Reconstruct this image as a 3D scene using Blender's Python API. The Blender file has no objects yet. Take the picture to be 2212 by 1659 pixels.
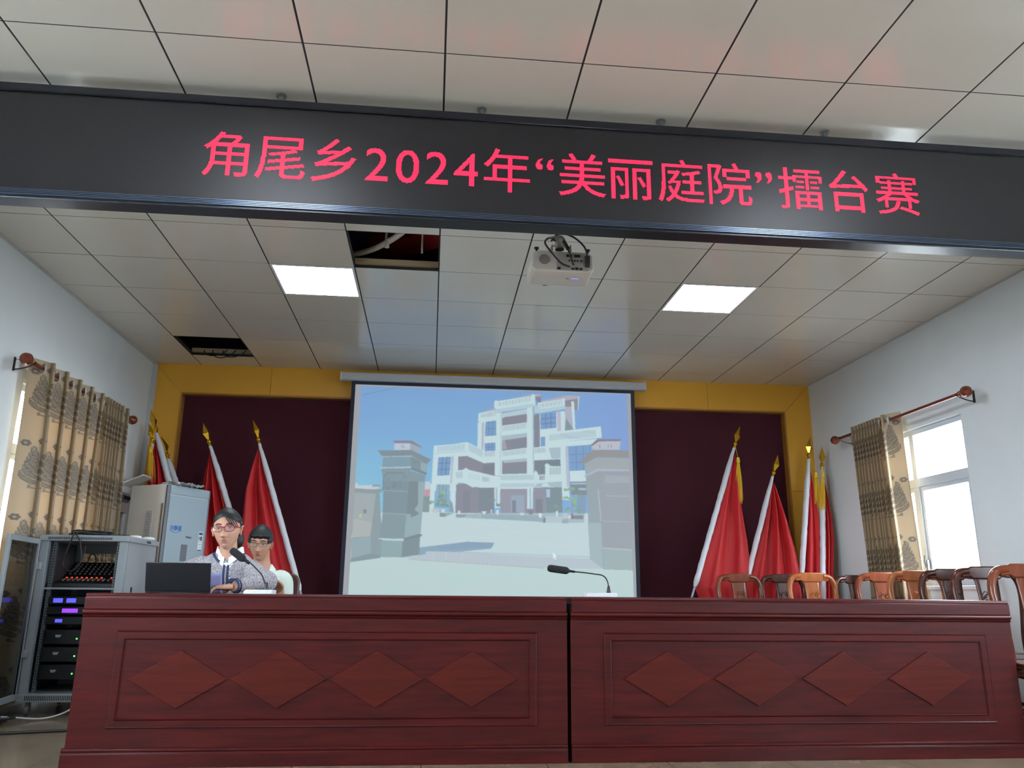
import bpy, bmesh, math, random
import numpy as np
from mathutils import Vector, Matrix
SC = bpy.context.scene
COL = SC.collection
pi = math.pi
random.seed(7)

# ---------------------------------------------------------------- camera
F_PX, IMG_W, IMG_H = 1705.66, 2212, 1659
CAM = np.array([0.0122, -4.7342, 0.80])
def _rot(p, r, y):
    cx, sx, cy, sy, cz, sz = math.cos(p), math.sin(p), math.cos(r), math.sin(r), math.cos(y), math.sin(y)
    Rx = np.array([[1, 0, 0], [0, cx, -sx], [0, sx, cx]]); Ry = np.array([[cy, 0, sy], [0, 1, 0], [-sy, 0, cy]])
    Rz = np.array([[cz, -sz, 0], [sz, cz, 0], [0, 0, 1]])
    return Rz @ Rx @ Ry
ROT = _rot(0.2579, -0.0093, -0.0983)
cam_data = bpy.data.cameras.new('camera')
cam_data.sensor_width = 36
cam_data.lens = F_PX / IMG_W * 36
cam_data.clip_start = 0.05
cam = bpy.data.objects.new('camera', cam_data)
COL.objects.link(cam)
M = Matrix.Identity(4)
for i in range(3):
    M[i][0] = ROT[i, 0]; M[i][1] = ROT[i, 2]; M[i][2] = -ROT[i, 1]; M[i][3] = CAM[i]
cam.matrix_world = M
SC.camera = cam

def ray(u, v): return ROT @ np.array([(u - IMG_W / 2) / F_PX, 1, -(v - IMG_H / 2) / F_PX])
def at_y(u, v, y): d = ray(u, v); return CAM + d * (y - CAM[1]) / d[1]
def at_x(u, v, x): d = ray(u, v); return CAM + d * (x - CAM[0]) / d[0]
def at_z(u, v, z): d = ray(u, v); return CAM + d * (z - CAM[2]) / d[2]
def project(p):
    d = (np.asarray(p) - CAM) @ ROT
    return IMG_W / 2 + F_PX * d[..., 0] / d[..., 1], IMG_H / 2 - F_PX * d[..., 2] / d[..., 1]

# ---------------------------------------------------------------- world, lights, exposure
SC.view_settings.view_transform = 'Standard'
SC.view_settings.look = 'None'
SC.view_settings.gamma = 1
SC.view_settings.exposure = 0.0
SC.view_settings.use_curve_mapping = False
SC.cycles.use_denoising = True
SC.cycles.max_bounces = 8
SC.cycles.sample_clamp_indirect = 6
world = bpy.data.worlds.new('overcast_sky'); SC.world = world
world.use_nodes = True
wn = world.node_tree
bg = wn.nodes['Background']
bg.inputs[0].default_value = (0.84, 0.92, 1.0, 1)
SKY = 45.0
bg.inputs[1].default_value = SKY
PANEL = 28.0                                  # emission of the ceiling light panels

ZC = 3.035                                    # ceiling height
XL, XR, YB, YF = -2.865, 4.10, 3.38, -8.4     # left, right, stage end, hall end
def portal(name, loc, rot, sx, sy):
    l = bpy.data.lights.new(name, 'AREA'); l.shape = 'RECTANGLE'; l.size = sx; l.size_y = sy
    l.cycles.is_portal = True
    o = bpy.data.objects.new(name, l); o.location = loc; o.rotation_euler = rot; COL.objects.link(o)
WIN_Y = [(0.92, 2.32), (-2.6, -1.2), (-6.1, -4.7)]  # stage pair first; the other openings are unseen, added for daylight fill
WZ0, WZ1 = 0.88, 2.19
for a, b in WIN_Y:
    for s, x in ((-1, XL - 0.16), (1, XR + 0.16)):
        portal('daylight_portal', (x, (a + b) / 2, (WZ0 + WZ1) / 2), (0, s * pi / 2, 0), WZ1 - WZ0, b - a)

# ---------------------------------------------------------------- materials
def lin(c):
    f = lambda v: v / 12.92 if v <= 0.04045 else ((v + 0.055) / 1.055) ** 2.4
    return tuple(f(v / 255) for v in c)
MATS = {}
def mat(name, rgb, rough=0.5, metal=0.0, spec=0.5, emit=None, estr=0, noise=0, nscale=20, rgb2=None, bump=0, bscale=60, stretch=None, coat=0, alpha=None, trans=0, sheen=0):
    if name in MATS: return MATS[name]
    m = bpy.data.materials.new(name); m.use_nodes = True; nt = m.node_tree; N = nt.nodes; L = nt.links
    b = N['Principled BSDF']
    c = lin(rgb) + (1,)
    b.inputs['Base Color'].default_value = c
    b.inputs['Roughness'].default_value = rough
    b.inputs['Metallic'].default_value = metal
    b.inputs['Specular IOR Level'].default_value = spec
    if coat: b.inputs['Coat Weight'].default_value = coat; b.inputs['Coat Roughness'].default_value = 0.12
    if trans: b.inputs['Transmission Weight'].default_value = trans
    if sheen: b.inputs['Sheen Weight'].default_value = sheen
    if alpha is not None: b.inputs['Alpha'].default_value = alpha
    if emit: b.inputs['Emission Color'].default_value = lin(emit) + (1,); b.inputs['Emission Strength'].default_value = estr
    if noise or bump:
        tc = N.new('ShaderNodeTexCoord'); src = tc.outputs['Object']
        if stretch:
            mp = N.new('ShaderNodeMapping'); mp.inputs['Scale'].default_value = stretch; L.new(src, mp.inputs[0]); src = mp.outputs[0]
    if noise:
        n = N.new('ShaderNodeTexNoise'); n.inputs['Scale'].default_value = nscale; n.inputs['Detail'].default_value = 6; L.new(src, n.inputs['Vector'])
        r = N.new('ShaderNodeValToRGB'); r.color_ramp.elements[0].position = 0.3; r.color_ramp.elements[1].position = 0.7
        c2 = lin(rgb2) if rgb2 else tuple(v * (1 - noise) for v in c[:3])
        r.color_ramp.elements[0].color = tuple(c2) + (1,); r.color_ramp.elements[1].color = c
        L.new(n.outputs['Fac'], r.inputs[0]); L.new(r.outputs[0], b.inputs['Base Color'])
    if bump:
        n2 = N.new('ShaderNodeTexNoise'); n2.inputs['Scale'].default_value = bscale; n2.inputs['Detail'].default_value = 3; L.new(src, n2.inputs['Vector'])
        bp = N.new('ShaderNodeBump'); bp.inputs['Strength'].default_value = bump; bp.inputs['Distance'].default_value = 0.01
        L.new(n2.outputs['Fac'], bp.inputs['Height']); L.new(bp.outputs[0], b.inputs['Normal'])
    MATS[name] = m
    return m

# ---------------------------------------------------------------- mesh helpers
class MB:
    def __init__(s): s.v = []; s.f = []; s.m = []; s.mi = 0
    def add(s, vs, fs):
        o = len(s.v); s.v += [tuple(map(float, p)) for p in vs]
        s.f += [tuple(i + o for i in f) for f in fs]; s.m += [s.mi] * len(fs); return s
    def box(s, x0, x1, y0, y1, z0, z1, M=None):
        vs = [(x, y, z) for x in (x0, x1) for y in (y0, y1) for z in (z0, z1)]
        if M is not None: vs = [M @ Vector(p) for p in vs]
        return s.add(vs, [(0, 1, 3, 2), (4, 6, 7, 5), (0, 4, 5, 1), (2, 3, 7, 6), (0, 2, 6, 4), (1, 5, 7, 3)])
    def tube(s, pts, r, n=12, cap=True, flat=1.0, closed=False):
        P = [Vector(p) for p in pts]; k = len(P)
        R = r if isinstance(r, (list, tuple)) else [r] * k
        up = None; vs = []
        for i in range(k):
            a = P[(i - 1) % k] if (i > 0 or closed) else P[i]; b = P[(i + 1) % k] if (i < k - 1 or closed) else P[i]
            t = (b - a).normalized()
            if up is None:
                up = Vector((0, 0, 1)) if abs(t.z) < 0.9 else Vector((1, 0, 0))
            sd = t.cross(up)
            if sd.length < 1e-6: sd = t.orthogonal()
            sd.normalize(); up = sd.cross(t).normalized()
            for j in range(n):
                q = 2 * pi * j / n
                vs.append(P[i] + sd * math.cos(q) * R[i] + up * math.sin(q) * R[i] * flat)
        fs = []
        for i in range(k if closed else k - 1):
            for j in range(n):
                a, b = i * n + j, i * n + (j + 1) % n
                c, d = ((i + 1) % k) * n + (j + 1) % n, ((i + 1) % k) * n + j
                fs.append((a, b, c, d))
        if cap and not closed:
            fs.append(tuple(range(n - 1, -1, -1))); fs.append(tuple((k - 1) * n + j for j in range(n)))
        return s.add(vs, fs)
    def lathe(s, prof, n=24, M=None, cap=True):           # prof: (r, z) along z
        vs = []; fs = []
        for r, z in prof:
            for j in range(n): vs.append(Vector((r * math.cos(2 * pi * j / n), r * math.sin(2 * pi * j / n), z)))
        for i in range(len(prof) - 1):
            for j in range(n): fs.append((i * n + j, i * n + (j + 1) % n, (i + 1) * n + (j + 1) % n, (i + 1) * n + j))
        if cap: fs.append(tuple(range(n - 1, -1, -1))); fs.append(tuple((len(prof) - 1) * n + j for j in range(n)))
        if M is not None: vs = [M @ p for p in vs]
        return s.add(vs, fs)
    def prism(s, poly, a, b, axis='y', M=None):           # poly in the two other axes, extruded a..b
        def pt(p, t):
            if axis == 'y': return Vector((p[0], t, p[1]))
            if axis == 'x': return Vector((t, p[0], p[1]))
            return Vector((p[0], p[1], t))
        n = len(poly); vs = [pt(p, a) for p in poly] + [pt(p, b) for p in poly]
        if M is not None: vs = [M @ p for p in vs]
        fs = [tuple(range(n - 1, -1, -1)), tuple(range(n, 2 * n))] + [(i, (i + 1) % n, n + (i + 1) % n, n + i) for i in range(n)]
        return s.add(vs, fs)
    def ball(s, c, r, nu=16, nv=10, sc=(1, 1, 1)):
        vs = []; fs = []
        for i in range(nv + 1):
            t = pi * i / nv
            for j in range(nu):
                q = 2 * pi * j / nu
                vs.append((c[0] + r * sc[0] * math.sin(t) * math.cos(q), c[1] + r * sc[1] * math.sin(t) * math.sin(q), c[2] + r * sc[2] * math.cos(t)))
        for i in range(nv):
            for j in range(nu): fs.append((i * nu + j, (i + 1) * nu + j, (i + 1) * nu + (j + 1) % nu, i * nu + (j + 1) % nu))
        return s.add(vs, fs)
    def grid(s, fn, nu, nv, closed_u=False):
        vs = [fn(i / nu, j / nv) for j in range(nv + 1) for i in range(nu + (0 if closed_u else 1))]
        w = nu if closed_u else nu + 1
        fs = [(j * w + i, j * w + (i + 1) % w, (j + 1) * w + (i + 1) % w, (j + 1) * w + i) for j in range(nv) for i in range(nu)]
        return s.add(vs, fs)
    def build(s, name, mats, parent=None, bevel=0, seg=2, smooth=True, ang=0.6, solid=0, subsurf=0, weld=True):
        me = bpy.data.meshes.new(name); me.from_pydata(s.v, [], s.f)
        ms = mats if isinstance(mats, (list, tuple)) else [mats]
        for m in ms: me.materials.append(m)
        if len(ms) > 1: me.polygons.foreach_set('material_index', s.m)
        bm = bmesh.new(); bm.from_mesh(me)
        if weld: bmesh.ops.remove_doubles(bm, verts=bm.verts, dist=1e-6)
        bmesh.ops.recalc_face_normals(bm, faces=bm.faces)
        for f in bm.faces: f.smooth = smooth
        for e in bm.edges:
            if len(e.link_faces) == 2: e.smooth = e.calc_face_angle(0) < ang
        bm.to_mesh(me); bm.free()
        o = bpy.data.objects.new(name, me); COL.objects.link(o)
        if parent is not None: o.parent = parent
        if bevel:
            md = o.modifiers.new('bevel', 'BEVEL'); md.width = bevel; md.segments = seg; md.limit_method = 'ANGLE'; md.angle_limit = 0.6
            md.harden_normals = False
        if solid: md = o.modifiers.new('solid', 'SOLIDIFY'); md.thickness = solid; md.offset = 0
        if subsurf: md = o.modifiers.new('sub', 'SUBSURF'); md.levels = subsurf; md.render_levels = subsurf
        return o
def tag(o, label, cat, group=None, kind=None):
    o['label'] = label; o['category'] = cat
    if group: o['group'] = group
    if kind: o['kind'] = kind
    return o
def structure(o): o['kind'] = 'structure'; return o
def thing(name, label, cat, loc=(0, 0, 0), rz=0, group=None):
    o = bpy.data.objects.new(name, None); COL.objects.link(o); o.empty_display_size = 0.1
    o.location = tuple(map(float, loc)); o.rotation_euler = (0, 0, rz)
    return tag(o, label, cat, group)
def dup(root, loc, rz, label):
    r = root.copy(); COL.objects.link(r); r.location = tuple(map(float, loc)); r.rotation_euler = (0, 0, rz); r['label'] = label
    for ch in list(root.children):
        c = ch.copy(); COL.objects.link(c); c.parent = r
        for g in list(ch.children):
            d = g.copy(); COL.objects.link(d); d.parent = c
    return r
def bez(p0, p1, p2, p3, n=16):
    out = []
    for i in range(n + 1):
        t = i / n; u = 1 - t
        out.append(tuple(u**3 * a + 3 * u * u * t * b + 3 * u * t * t * c + t**3 * d for a, b, c, d in zip(p0, p1, p2, p3)))
    return out
def catmull(P, n=8, closed=False):
    P = [np.array(p, float) for p in P]; out = []; k = len(P)
    for i in range(k if closed else k - 1):
        if closed: a, b, c, d = P[i - 1], P[i], P[(i + 1) % k], P[(i + 2) % k]
        else: a, b, c, d = P[max(i - 1, 0)], P[i], P[i + 1], P[min(i + 2, k - 1)]
        for j in range(n):
            t = j / n
            out.append(tuple(0.5 * (2 * b + (c - a) * t + (2 * a - 5 * b + 4 * c - d) * t * t + (3 * b - a - 3 * c + d) * t**3)))
    if not closed: out.append(tuple(P[-1]))
    return out
def frame_ring(mb, x0, x1, z0, z1, w, y0, y1):
    mb.box(x0, x1, y0, y1, z1 - w, z1); mb.box(x0, x1, y0, y1, z0, z0 + w)
    mb.box(x0, x0 + w, y0, y1, z0 + w, z1 - w); mb.box(x1 - w, x1, y0, y1, z0 + w, z1 - w)

# ================================================================ THE ROOM
m_wall = mat('white_wall_paint', (222, 228, 230), 0.75, noise=0.04, nscale=3, bump=0.05, bscale=90)
m_black = mat('black_gap', (12, 12, 14), 0.8)
m_white = mat('white_paint', (225, 228, 230), 0.4)
m_alu = mat('white_aluminium', (205, 212, 218), 0.35)

# floor of beige stone tiles
def floor_material():
    m = bpy.data.materials.new('beige_floor_tiles'); m.use_nodes = True; nt = m.node_tree; N = nt.nodes; L = nt.links; b = N['Principled BSDF']
    tc = N.new('ShaderNodeTexCoord')
    br = N.new('ShaderNodeTexBrick'); br.offset = 0; br.inputs['Scale'].default_value = 1
    br.inputs['Brick Width'].default_value = 0.6; br.inputs['Row Height'].default_value = 0.6; br.inputs['Mortar Size'].default_value = 0.003
    n = N.new('ShaderNodeTexNoise'); n.inputs['Scale'].default_value = 7; n.inputs['Detail'].default_value = 8
    r = N.new('ShaderNodeValToRGB'); r.color_ramp.elements[0].color = lin((116, 102, 84)) + (1,); r.color_ramp.elements[1].color = lin((132, 116, 96)) + (1,)
    r.color_ramp.elements[0].position = .35; r.color_ramp.elements[1].position = .65
    L.new(tc.outputs['Object'], br.inputs['Vector']); L.new(tc.outputs['Object'], n.inputs['Vector']); L.new(n.outputs['Fac'], r.inputs[0])
    mx = N.new('ShaderNodeMix'); mx.data_type = 'RGBA'; L.new(br.outputs['Fac'], mx.inputs[0]); L.new(r.outputs[0], mx.inputs[6])
    mx.inputs[7].default_value = lin((70, 60, 50)) + (1,); L.new(mx.outputs[2], b.inputs['Base Color'])
    b.inputs['Roughness'].default_value = 0.22
    return m
structure(MB().box(XL - .2, XR + .2, YF - .2, YB + .2, -0.08, 0).build('floor', floor_material()))

# side walls with window openings
def side_wall(name, x0, x1):
    w = MB(); ys = [YF] + [v for ab in sorted(WIN_Y) for v in ab] + [YB + .15]
    for i in range(0, len(ys), 2): w.box(x0, x1, ys[i], ys[i + 1], 0, 3.6)
    for a, b in WIN_Y: w.box(x0, x1, a, b, 0, WZ0); w.box(x0, x1, a, b, WZ1, 3.6)
    return structure(w.build(name, m_wall))
side_wall('wall_left', XL - .2, XL); side_wall('wall_right', XR, XR + .2)
structure(MB().box(XL - .2, XR + .2, YF - .15, YF, 0, 3.6).build('wall_rear', m_wall))

# stage wall: maroon cloth field in a yellow panelled frame
m_maroon = mat('maroon_cloth', (64, 26, 35), 0.95, spec=.15, noise=0.12, nscale=250, bump=0.15, bscale=400)
m_yellow = mat('yellow_panel', (214, 156, 44), 0.45, noise=0.05, nscale=2)
structure(MB().box(XL - .2, XR + .2, YB + .05, YB + .2, 0, 3.6).build('wall_back', m_maroon))
fx0, fx1, fz = -2.567, 3.81, 2.735
g = .0018
yf = MB()
for a, b in ((XL, -1.69), (-1.69, .62), (.62, 2.945), (2.945, XR)):       # header panels, mitred at the ends
    la = (a + g, ZC) if a > XL else (XL + g, ZC); lb = (a + g, fz) if a > XL else (fx0 + g, fz)
    rb = (b - g, fz) if b < XR else (fx1 - g, fz); rt = (b - g, ZC)
    yf.prism([lb, rb, rt, la], YB - .03, YB + .05, 'y')
zj = at_y(1712, 1061, YB - .03)[2]
for s0, s1, e in ((XL, fx0, 0), (XR, fx1, 1)):
    for z0, z1 in ((0.0, zj), (zj, None)):
        if z1 is None: poly = [(s0, z0 + g), (s1, z0 + g), (s1, fz - g), (s0, ZC - g)]
        else: poly = [(s0, z0), (s1, z0), (s1, z1 - g), (s0, z1 - g)]
        yf.prism(poly, YB - .03, YB + .05, 'y')
o = structure(yf.build('trim_1', m_yellow, weld=False))
lp = MB(); d0, d1 = YB - .034, YB + .05
lp.box(fx0 - .002, fx0 + .016, d0, d1, 0, fz - .016); lp.box(fx1 - .016, fx1 + .002, d0, d1, 0, fz - .016); lp.box(fx0, fx1, d0, d1, fz - .016, fz + .002)
structure(lp.build('trim_2', mat('dull_yellow_edge', (150, 100, 30), .5)))

# ceiling of glossy metal tiles with open joints
def ceiling_material():
    m = mat('glossy_ceiling_tile', (218, 213, 202), 0.16, spec=0.6, noise=0.05, nscale=1.3)
    nt = m.node_tree; N = nt.nodes; L = nt.links; b = N['Principled BSDF']
    tc = N.new('ShaderNodeTexCoord'); n = N.new('ShaderNodeTexNoise'); n.inputs['Scale'].default_value = 2.2; n.inputs['Detail'].default_value = 2
    bp = N.new('ShaderNodeBump'); bp.inputs['Strength'].default_value = .22; bp.inputs['Distance'].default_value = .02
    L.new(tc.outputs['Object'], n.inputs['Vector']); L.new(n.outputs['Fac'], bp.inputs['Height']); L.new(bp.outputs[0], b.inputs['Normal'])
    return m
m_tile = ceiling_material()
holes = {(-1, 0), (-4, 4)}
lamps = {(-2, 1), (3, 1), (-2, -5), (3, -5), (-2, -11), (3, -11)}  # rear ones unseen, added for room fill; one read off a glow
ct = MB(); back = MB()
xs = [XL] + [.6 * c for c in range(-4, 7)] + [XR]
ys = [YF] + [.6 * r for r in range(-13, 6)] + [YB]
gx, gy, ch = .0045, .0034, .0008
for i in range(len(xs) - 1):
    for j in range(len(ys) - 1):
        c = i - 5 if i > 0 else -5; r = j - 14
        if (c, r) in holes or (c, r) in lamps: continue
        a, b_, p, q = xs[i] + (gx if i else 0), xs[i + 1] - (gx if i < len(xs) - 2 else 0), ys[j] + gy, ys[j + 1] - gy
        tilt = random.uniform(-.0006, .0006)
        lo = [(a + ch, p + ch, ZC + tilt), (b_ - ch, p + ch, ZC), (b_ - ch, q - ch, ZC - tilt), (a + ch, q - ch, ZC)]
        hi = [(a, p, ZC + ch), (b_, p, ZC + ch), (b_, q, ZC + ch), (a, q, ZC + ch)]
        tp = [(x, y, ZC + .02) for x, y, z in hi]
        ct.add(lo + hi + tp, [(0, 1, 2, 3)] + [(k, (k + 1) % 4, 4 + (k + 1) % 4, 4 + k) for k in range(4)] + [(4 + k, 4 + (k + 1) % 4, 8 + (k + 1) % 4, 8 + k) for k in range(4)] + [(11, 10, 9, 8)])
ceil = structure(ct.build('ceiling', m_tile, weld=False, ang=.2))
for x in xs[1:-1]:
    back.box(x - .0044, x + .0044, YF, YB, ZC + .0015, ZC + .035)
for y in ys[1:-1]:
    
    for i in range(len(xs) - 1): back.box(xs[i] + gx, xs[i + 1] - gx, y - .0033, y + .0033, ZC + .0015, ZC + .02)
structure(back.build('trim_3', m_black, weld=False))
# edge trims where ceiling meets the side walls
e = MB(); e.box(XL, XL + .022, YF, YB - .03, ZC - .012, ZC + .002); structure(e.build('trim_4', mat('grey_white_trim', (190, 192, 192), .5)))
e = MB(); e.box(XR - .014, XR, YF, YB - .03, ZC - .01, ZC + .002); structure(e.build('trim_5', MATS['grey_white_trim']))
e = MB(); e.box(XL, XL + .045, YB - .075, YB - .03, 0, ZC - .012); structure(e.build('trim_6', MATS['grey_white_trim'], bevel=.004))
# slab above, void between
structure(MB().box(XL - .2, XR + .2, YF - .2, YB + .2, 3.6, 3.75).build('trim_7', mat('dark_slab', (110, 120, 165), .9)))
m_keel = mat('tan_keel', (170, 150, 118), .5)
m_rbeam = mat('red_oxide_beam', (190, 52, 56), .7)
def beam(label, pa_, pb_, z):
    A = Vector(at_z(*pa_, z)); B = Vector(at_z(*pb_, z)); d = B - A; a = math.atan2(d.y, d.x); c = (A + B) / 2; hl_ = d.length / 2 + .25
    t = thing('roof_beam', label, 'beam', (c.x, c.y, z), a)
    MB().box(-hl_, hl_, -.012, .012, 0, 3.6 - z).build('web', m_rbeam, t); MB().box(-hl_, hl_, -.13, .13, -.012, 0).build('flange', m_rbeam, t)
beam('dark red roof beam seen inside the open ceiling hole near the projector', (848, 541), (952, 512), 3.42)
beam('dark red roof beam above the open ceiling hole at the left corner', (410, 742), (520, 738), 3.40)
zp = ZC + .13; PP = [tuple(at_z(u, v, zp)) for u, v in ((735, 553), (775, 547), (805, 538), (835, 524), (862, 507), (885, 488))]
tb = thing('conduit_pipe', 'pale curved conduit pipe crossing inside the open ceiling hole', 'pipe', PP[2]); o3 = Vector(PP[2])
MB().tube(catmull([tuple(Vector(p) - o3) for p in PP], 8), .021, 12).build('pipe', mat('pale_metal_pipe', (196, 188, 176), .35), tb)
q3 = Vector(at_z(833, 524, zp)) - o3
MB().tube([tuple(q3), tuple(q3 + Vector((.02, .02, .45)))], .009, 8).lathe([(.016, -.05), (.018, -.01), (.012, .0)], 12, Matrix.Translation(q3 + Vector((.012, -.03, 0)))).build('hanger', MATS['pale_metal_pipe'], tb)
tag(MB().tube([(-.12, .34, ZC + .02), (-.12, .34, 3.6)], .007, 8).build('hanger_rod', MATS['pale_metal_pipe']), 'thin vertical hanger rod inside the ceiling hole near the projector', 'rod')
kk = MB(); kk.box(-.6, 0, .6 - .012, .6 + .03, ZC + .03, ZC + .07); tag(kk.build('ceiling_keel', m_keel), 'tan metal keel along the far edge of the central ceiling hole', 'ceiling keel')
kk = MB(); kk.box(-2.4, -1.8, 3.0 - .012, 3.0 + .03, ZC + .03, ZC + .07); tag(kk.build('ceiling_keel', m_keel), 'tan metal keel along the far edge of the left corner ceiling hole', 'ceiling keel')
hc = MB()
for dx, dp in ((-.16, .05), (-.08, .075), (.02, .06)):
    hc.tube(bez((-2.12 + dx, 2.99, ZC + .05), (-2.1 + dx, 2.9, ZC - dp), (-1.95 + dx, 2.9, ZC - dp), (-1.9 + dx, 2.99, ZC + .06)), .005, 8)
tag(hc.build('hanging_cable', m_black), 'black cables sagging in loops out of the left ceiling hole', 'cable')

# ceiling light panels
m_panel = mat('lit_diffuser', (255, 255, 255), .5, emit=(235, 244, 255), estr=PANEL)
m_lframe = mat('lamp_frame', (225, 225, 225), .4)
names = {(-2, 1): 'lit square ceiling light panel left of the projector', (3, 1): 'lit square ceiling light panel right of the projector'}
for c, r in sorted(lamps):
    t = thing('ceiling_light', names.get((c, r), 'unseen ceiling light panel over the rear of the hall, for room fill'), 'ceiling light', (.6 * c + .3, .6 * r + .3, ZC), group=None if (c, r) in names else 'unseen rear hall fill panels')
    f = MB(); fr = .018; h = .2965
    f.box(-h, h, -h, -h + fr, -.004, .02); f.box(-h, h, h - fr, h, -.004, .02); f.box(-h, -h + fr, -h + fr, h - fr, -.004, .02); f.box(h - fr, h, -h + fr, h - fr, -.004, .02)
    f.build('frame', m_lframe, t)
    MB().box(-h + fr, h - fr, -h + fr, h - fr, -.001, .012).build('diffuser', m_panel, t)
    MB().box(-h + .002, h - .002, -h + .002, h - .002, .0205, .06).build('housing', m_white, t)  # unseen cover, added to keep the glow out of the ceiling void

# windows; those beyond the stage pair are unseen, added for fill
def glass_material():
    m = bpy.data.materials.new('window_glass'); m.use_nodes = True; nt = m.node_tree; N = nt.nodes; L = nt.links
    N.remove(N['Principled BSDF']); out = N['Material Output']
    tr = N.new('ShaderNodeBsdfTransparent'); tr.inputs[0].default_value = (.93, .95, .96, 1)
    gl = N.new('ShaderNodeBsdfGlossy'); gl.inputs['Roughness'].default_value = .02
    mx = N.new('ShaderNodeMixShader'); mx.inputs[0].default_value = .05
    L.new(tr.outputs[0], mx.inputs[1]); L.new(gl.outputs[0], mx.inputs[2]); L.new(mx.outputs[0], out.inputs[0])
    return m
m_glass = glass_material()
def window(n, a, b, xi, sgn):                     # xi: inner wall face, sgn: outward direction
    t = bpy.data.objects.new('window_%d' % n, None); COL.objects.link(t); t.location = (xi, 0, 0); structure(t)
    x0, x1 = sorted((sgn * .03, sgn * .09)); w = .045
    f = MB(); zm = 1.735; ym = a + (b - a) * .52
    f.box(x0, x1, a, b, WZ1 - w, WZ1); f.box(x0, x1, a, b, WZ0, WZ0 + w); f.box(x0, x1, a, a + w, WZ0 + w, WZ1 - w); f.box(x0, x1, b - w, b, WZ0 + w, WZ1 - w)
    f.box(x0 - .001, x1 + .001, a + .001, b - .001, zm - .035, zm + .035); f.box(x0 + .001, x1 - .001, ym - .03, ym + .03, WZ0 + .001, WZ1 - .001)
    f.build('window_frame', m_alu, t, weld=False)
    s = MB(); q0, q1 = sorted((sgn * .045, sgn * .075))
    for p, q in ((a + w, ym - .03), (ym + .03, b - w)):
        v = .035
        za, zb = WZ0 + w + .001, zm - .037; p += .001; q -= .001
        s.box(q0, q1, p, p + v, za + v, zb - v); s.box(q0, q1, q - v, q, za + v, zb - v); s.box(q0, q1, p, q, za, za + v); s.box(q0, q1, p, q, zb - v, zb)
    s.build('window_sash', m_alu, t, weld=False)
    gz = MB(); gz.box(sgn * .058, sgn * .062, a + w, b - w, WZ0 + w, WZ1 - w); gz.build('window_pane', m_glass, t)
    h = MB(); hx = sgn * .03; h.box(hx - .012, hx + .012, ym - .045, ym - .025, 1.0, 1.09); h.tube([(hx - sgn * .02, ym - .035, 1.03), (hx - sgn * .03, ym - .035, 1.08), (hx - sgn * .025, ym - .035, 1.13)], .007, 8)
    h.build('window_handle', mat('dark_steel', (90, 90, 92), .35, metal=.7), t)
    sl = MB(); y0, y1 = sorted((-sgn * .015, sgn * .2)); sl.box(y0, y1, a - .03, b + .03, WZ0 - .03, WZ0); sl.build('window_sill', m_white, t, bevel=.004)
k = 1
for a, b in WIN_Y:
    window(k, a, b, XL, -1); window(k + 1, a, b, XR, 1); k += 2
structure(MB().box(-40, -3.1, -40, 40, -1.2, -1.0).box(4.4, 45, -40, 40, -1.2, -1.0).build('trim_8', mat('outdoor_bounce_ground', (222, 220, 214), .9)))  # unseen ground outside, colour raised to bounce daylight onto the ceiling

# ================================================================ LED SIGN BEAM
SY, SZ0, SZ1 = -1.48, 2.412, 2.967
SX0, SX1 = -2.38, 3.61
def led_face_material():
    m = bpy.data.materials.new('unlit_led_matrix'); m.use_nodes = True; nt = m.node_tree; N = nt.nodes; L = nt.links; b = N['Principled BSDF']
    tc = N.new('ShaderNodeTexCoord'); mp = N.new('ShaderNodeMapping'); s = 1 / .0079
    mp.inputs['Scale'].default_value = (s, s, s); L.new(tc.outputs['Object'], mp.inputs[0])
    fr = N.new('ShaderNodeVectorMath'); fr.operation = 'FRACTION'; L.new(mp.outputs[0], fr.inputs[0])
    sb = N.new('ShaderNodeVectorMath'); sb.operation = 'SUBTRACT'; sb.inputs[1].default_value = (.5, .5, .5); L.new(fr.outputs[0], sb.inputs[0])
    sx = N.new('ShaderNodeSeparateXYZ'); L.new(sb.outputs[0], sx.inputs[0])
    cb = N.new('ShaderNodeCombineXYZ'); L.new(sx.outputs[0], cb.inputs[0]); L.new(sx.outputs[2], cb.inputs[2])
    ln = N.new('ShaderNodeVectorMath'); ln.operation = 'LENGTH'; L.new(cb.outputs[0], ln.inputs[0])
    lt = N.new('ShaderNodeMath'); lt.operation = 'LESS_THAN'; lt.inputs[1].default_value = .3; L.new(ln.outputs['Value'], lt.inputs[0])
    mx = N.new('ShaderNodeMix'); mx.data_type = 'RGBA'; L.new(lt.outputs[0], mx.inputs[0])
    mx.inputs[6].default_value = lin((16, 15, 19)) + (1,); mx.inputs[7].default_value = lin((40, 38, 44)) + (1,)
    L.new(mx.outputs[2], b.inputs['Base Color']); b.inputs['Roughness'].default_value = .42
    return m
def text_triangles(txt):
    c = bpy.data.curves.new('lettering', 'FONT'); c.body = txt; c.size = 1; c.resolution_u = 5
    o = bpy.data.objects.new('lettering', c); COL.objects.link(o); bpy.context.view_layer.update()
    ev = o.evaluated_get(bpy.context.evaluated_depsgraph_get()); me = ev.to_mesh(); me.calc_loop_triangles()
    T = np.array([[(me.vertices[i].co.x, me.vertices[i].co.y) for i in t.vertices] for t in me.loop_triangles])
    ev.to_mesh_clear(); bpy.data.objects.remove(o); bpy.data.curves.remove(c)
    return T
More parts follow.
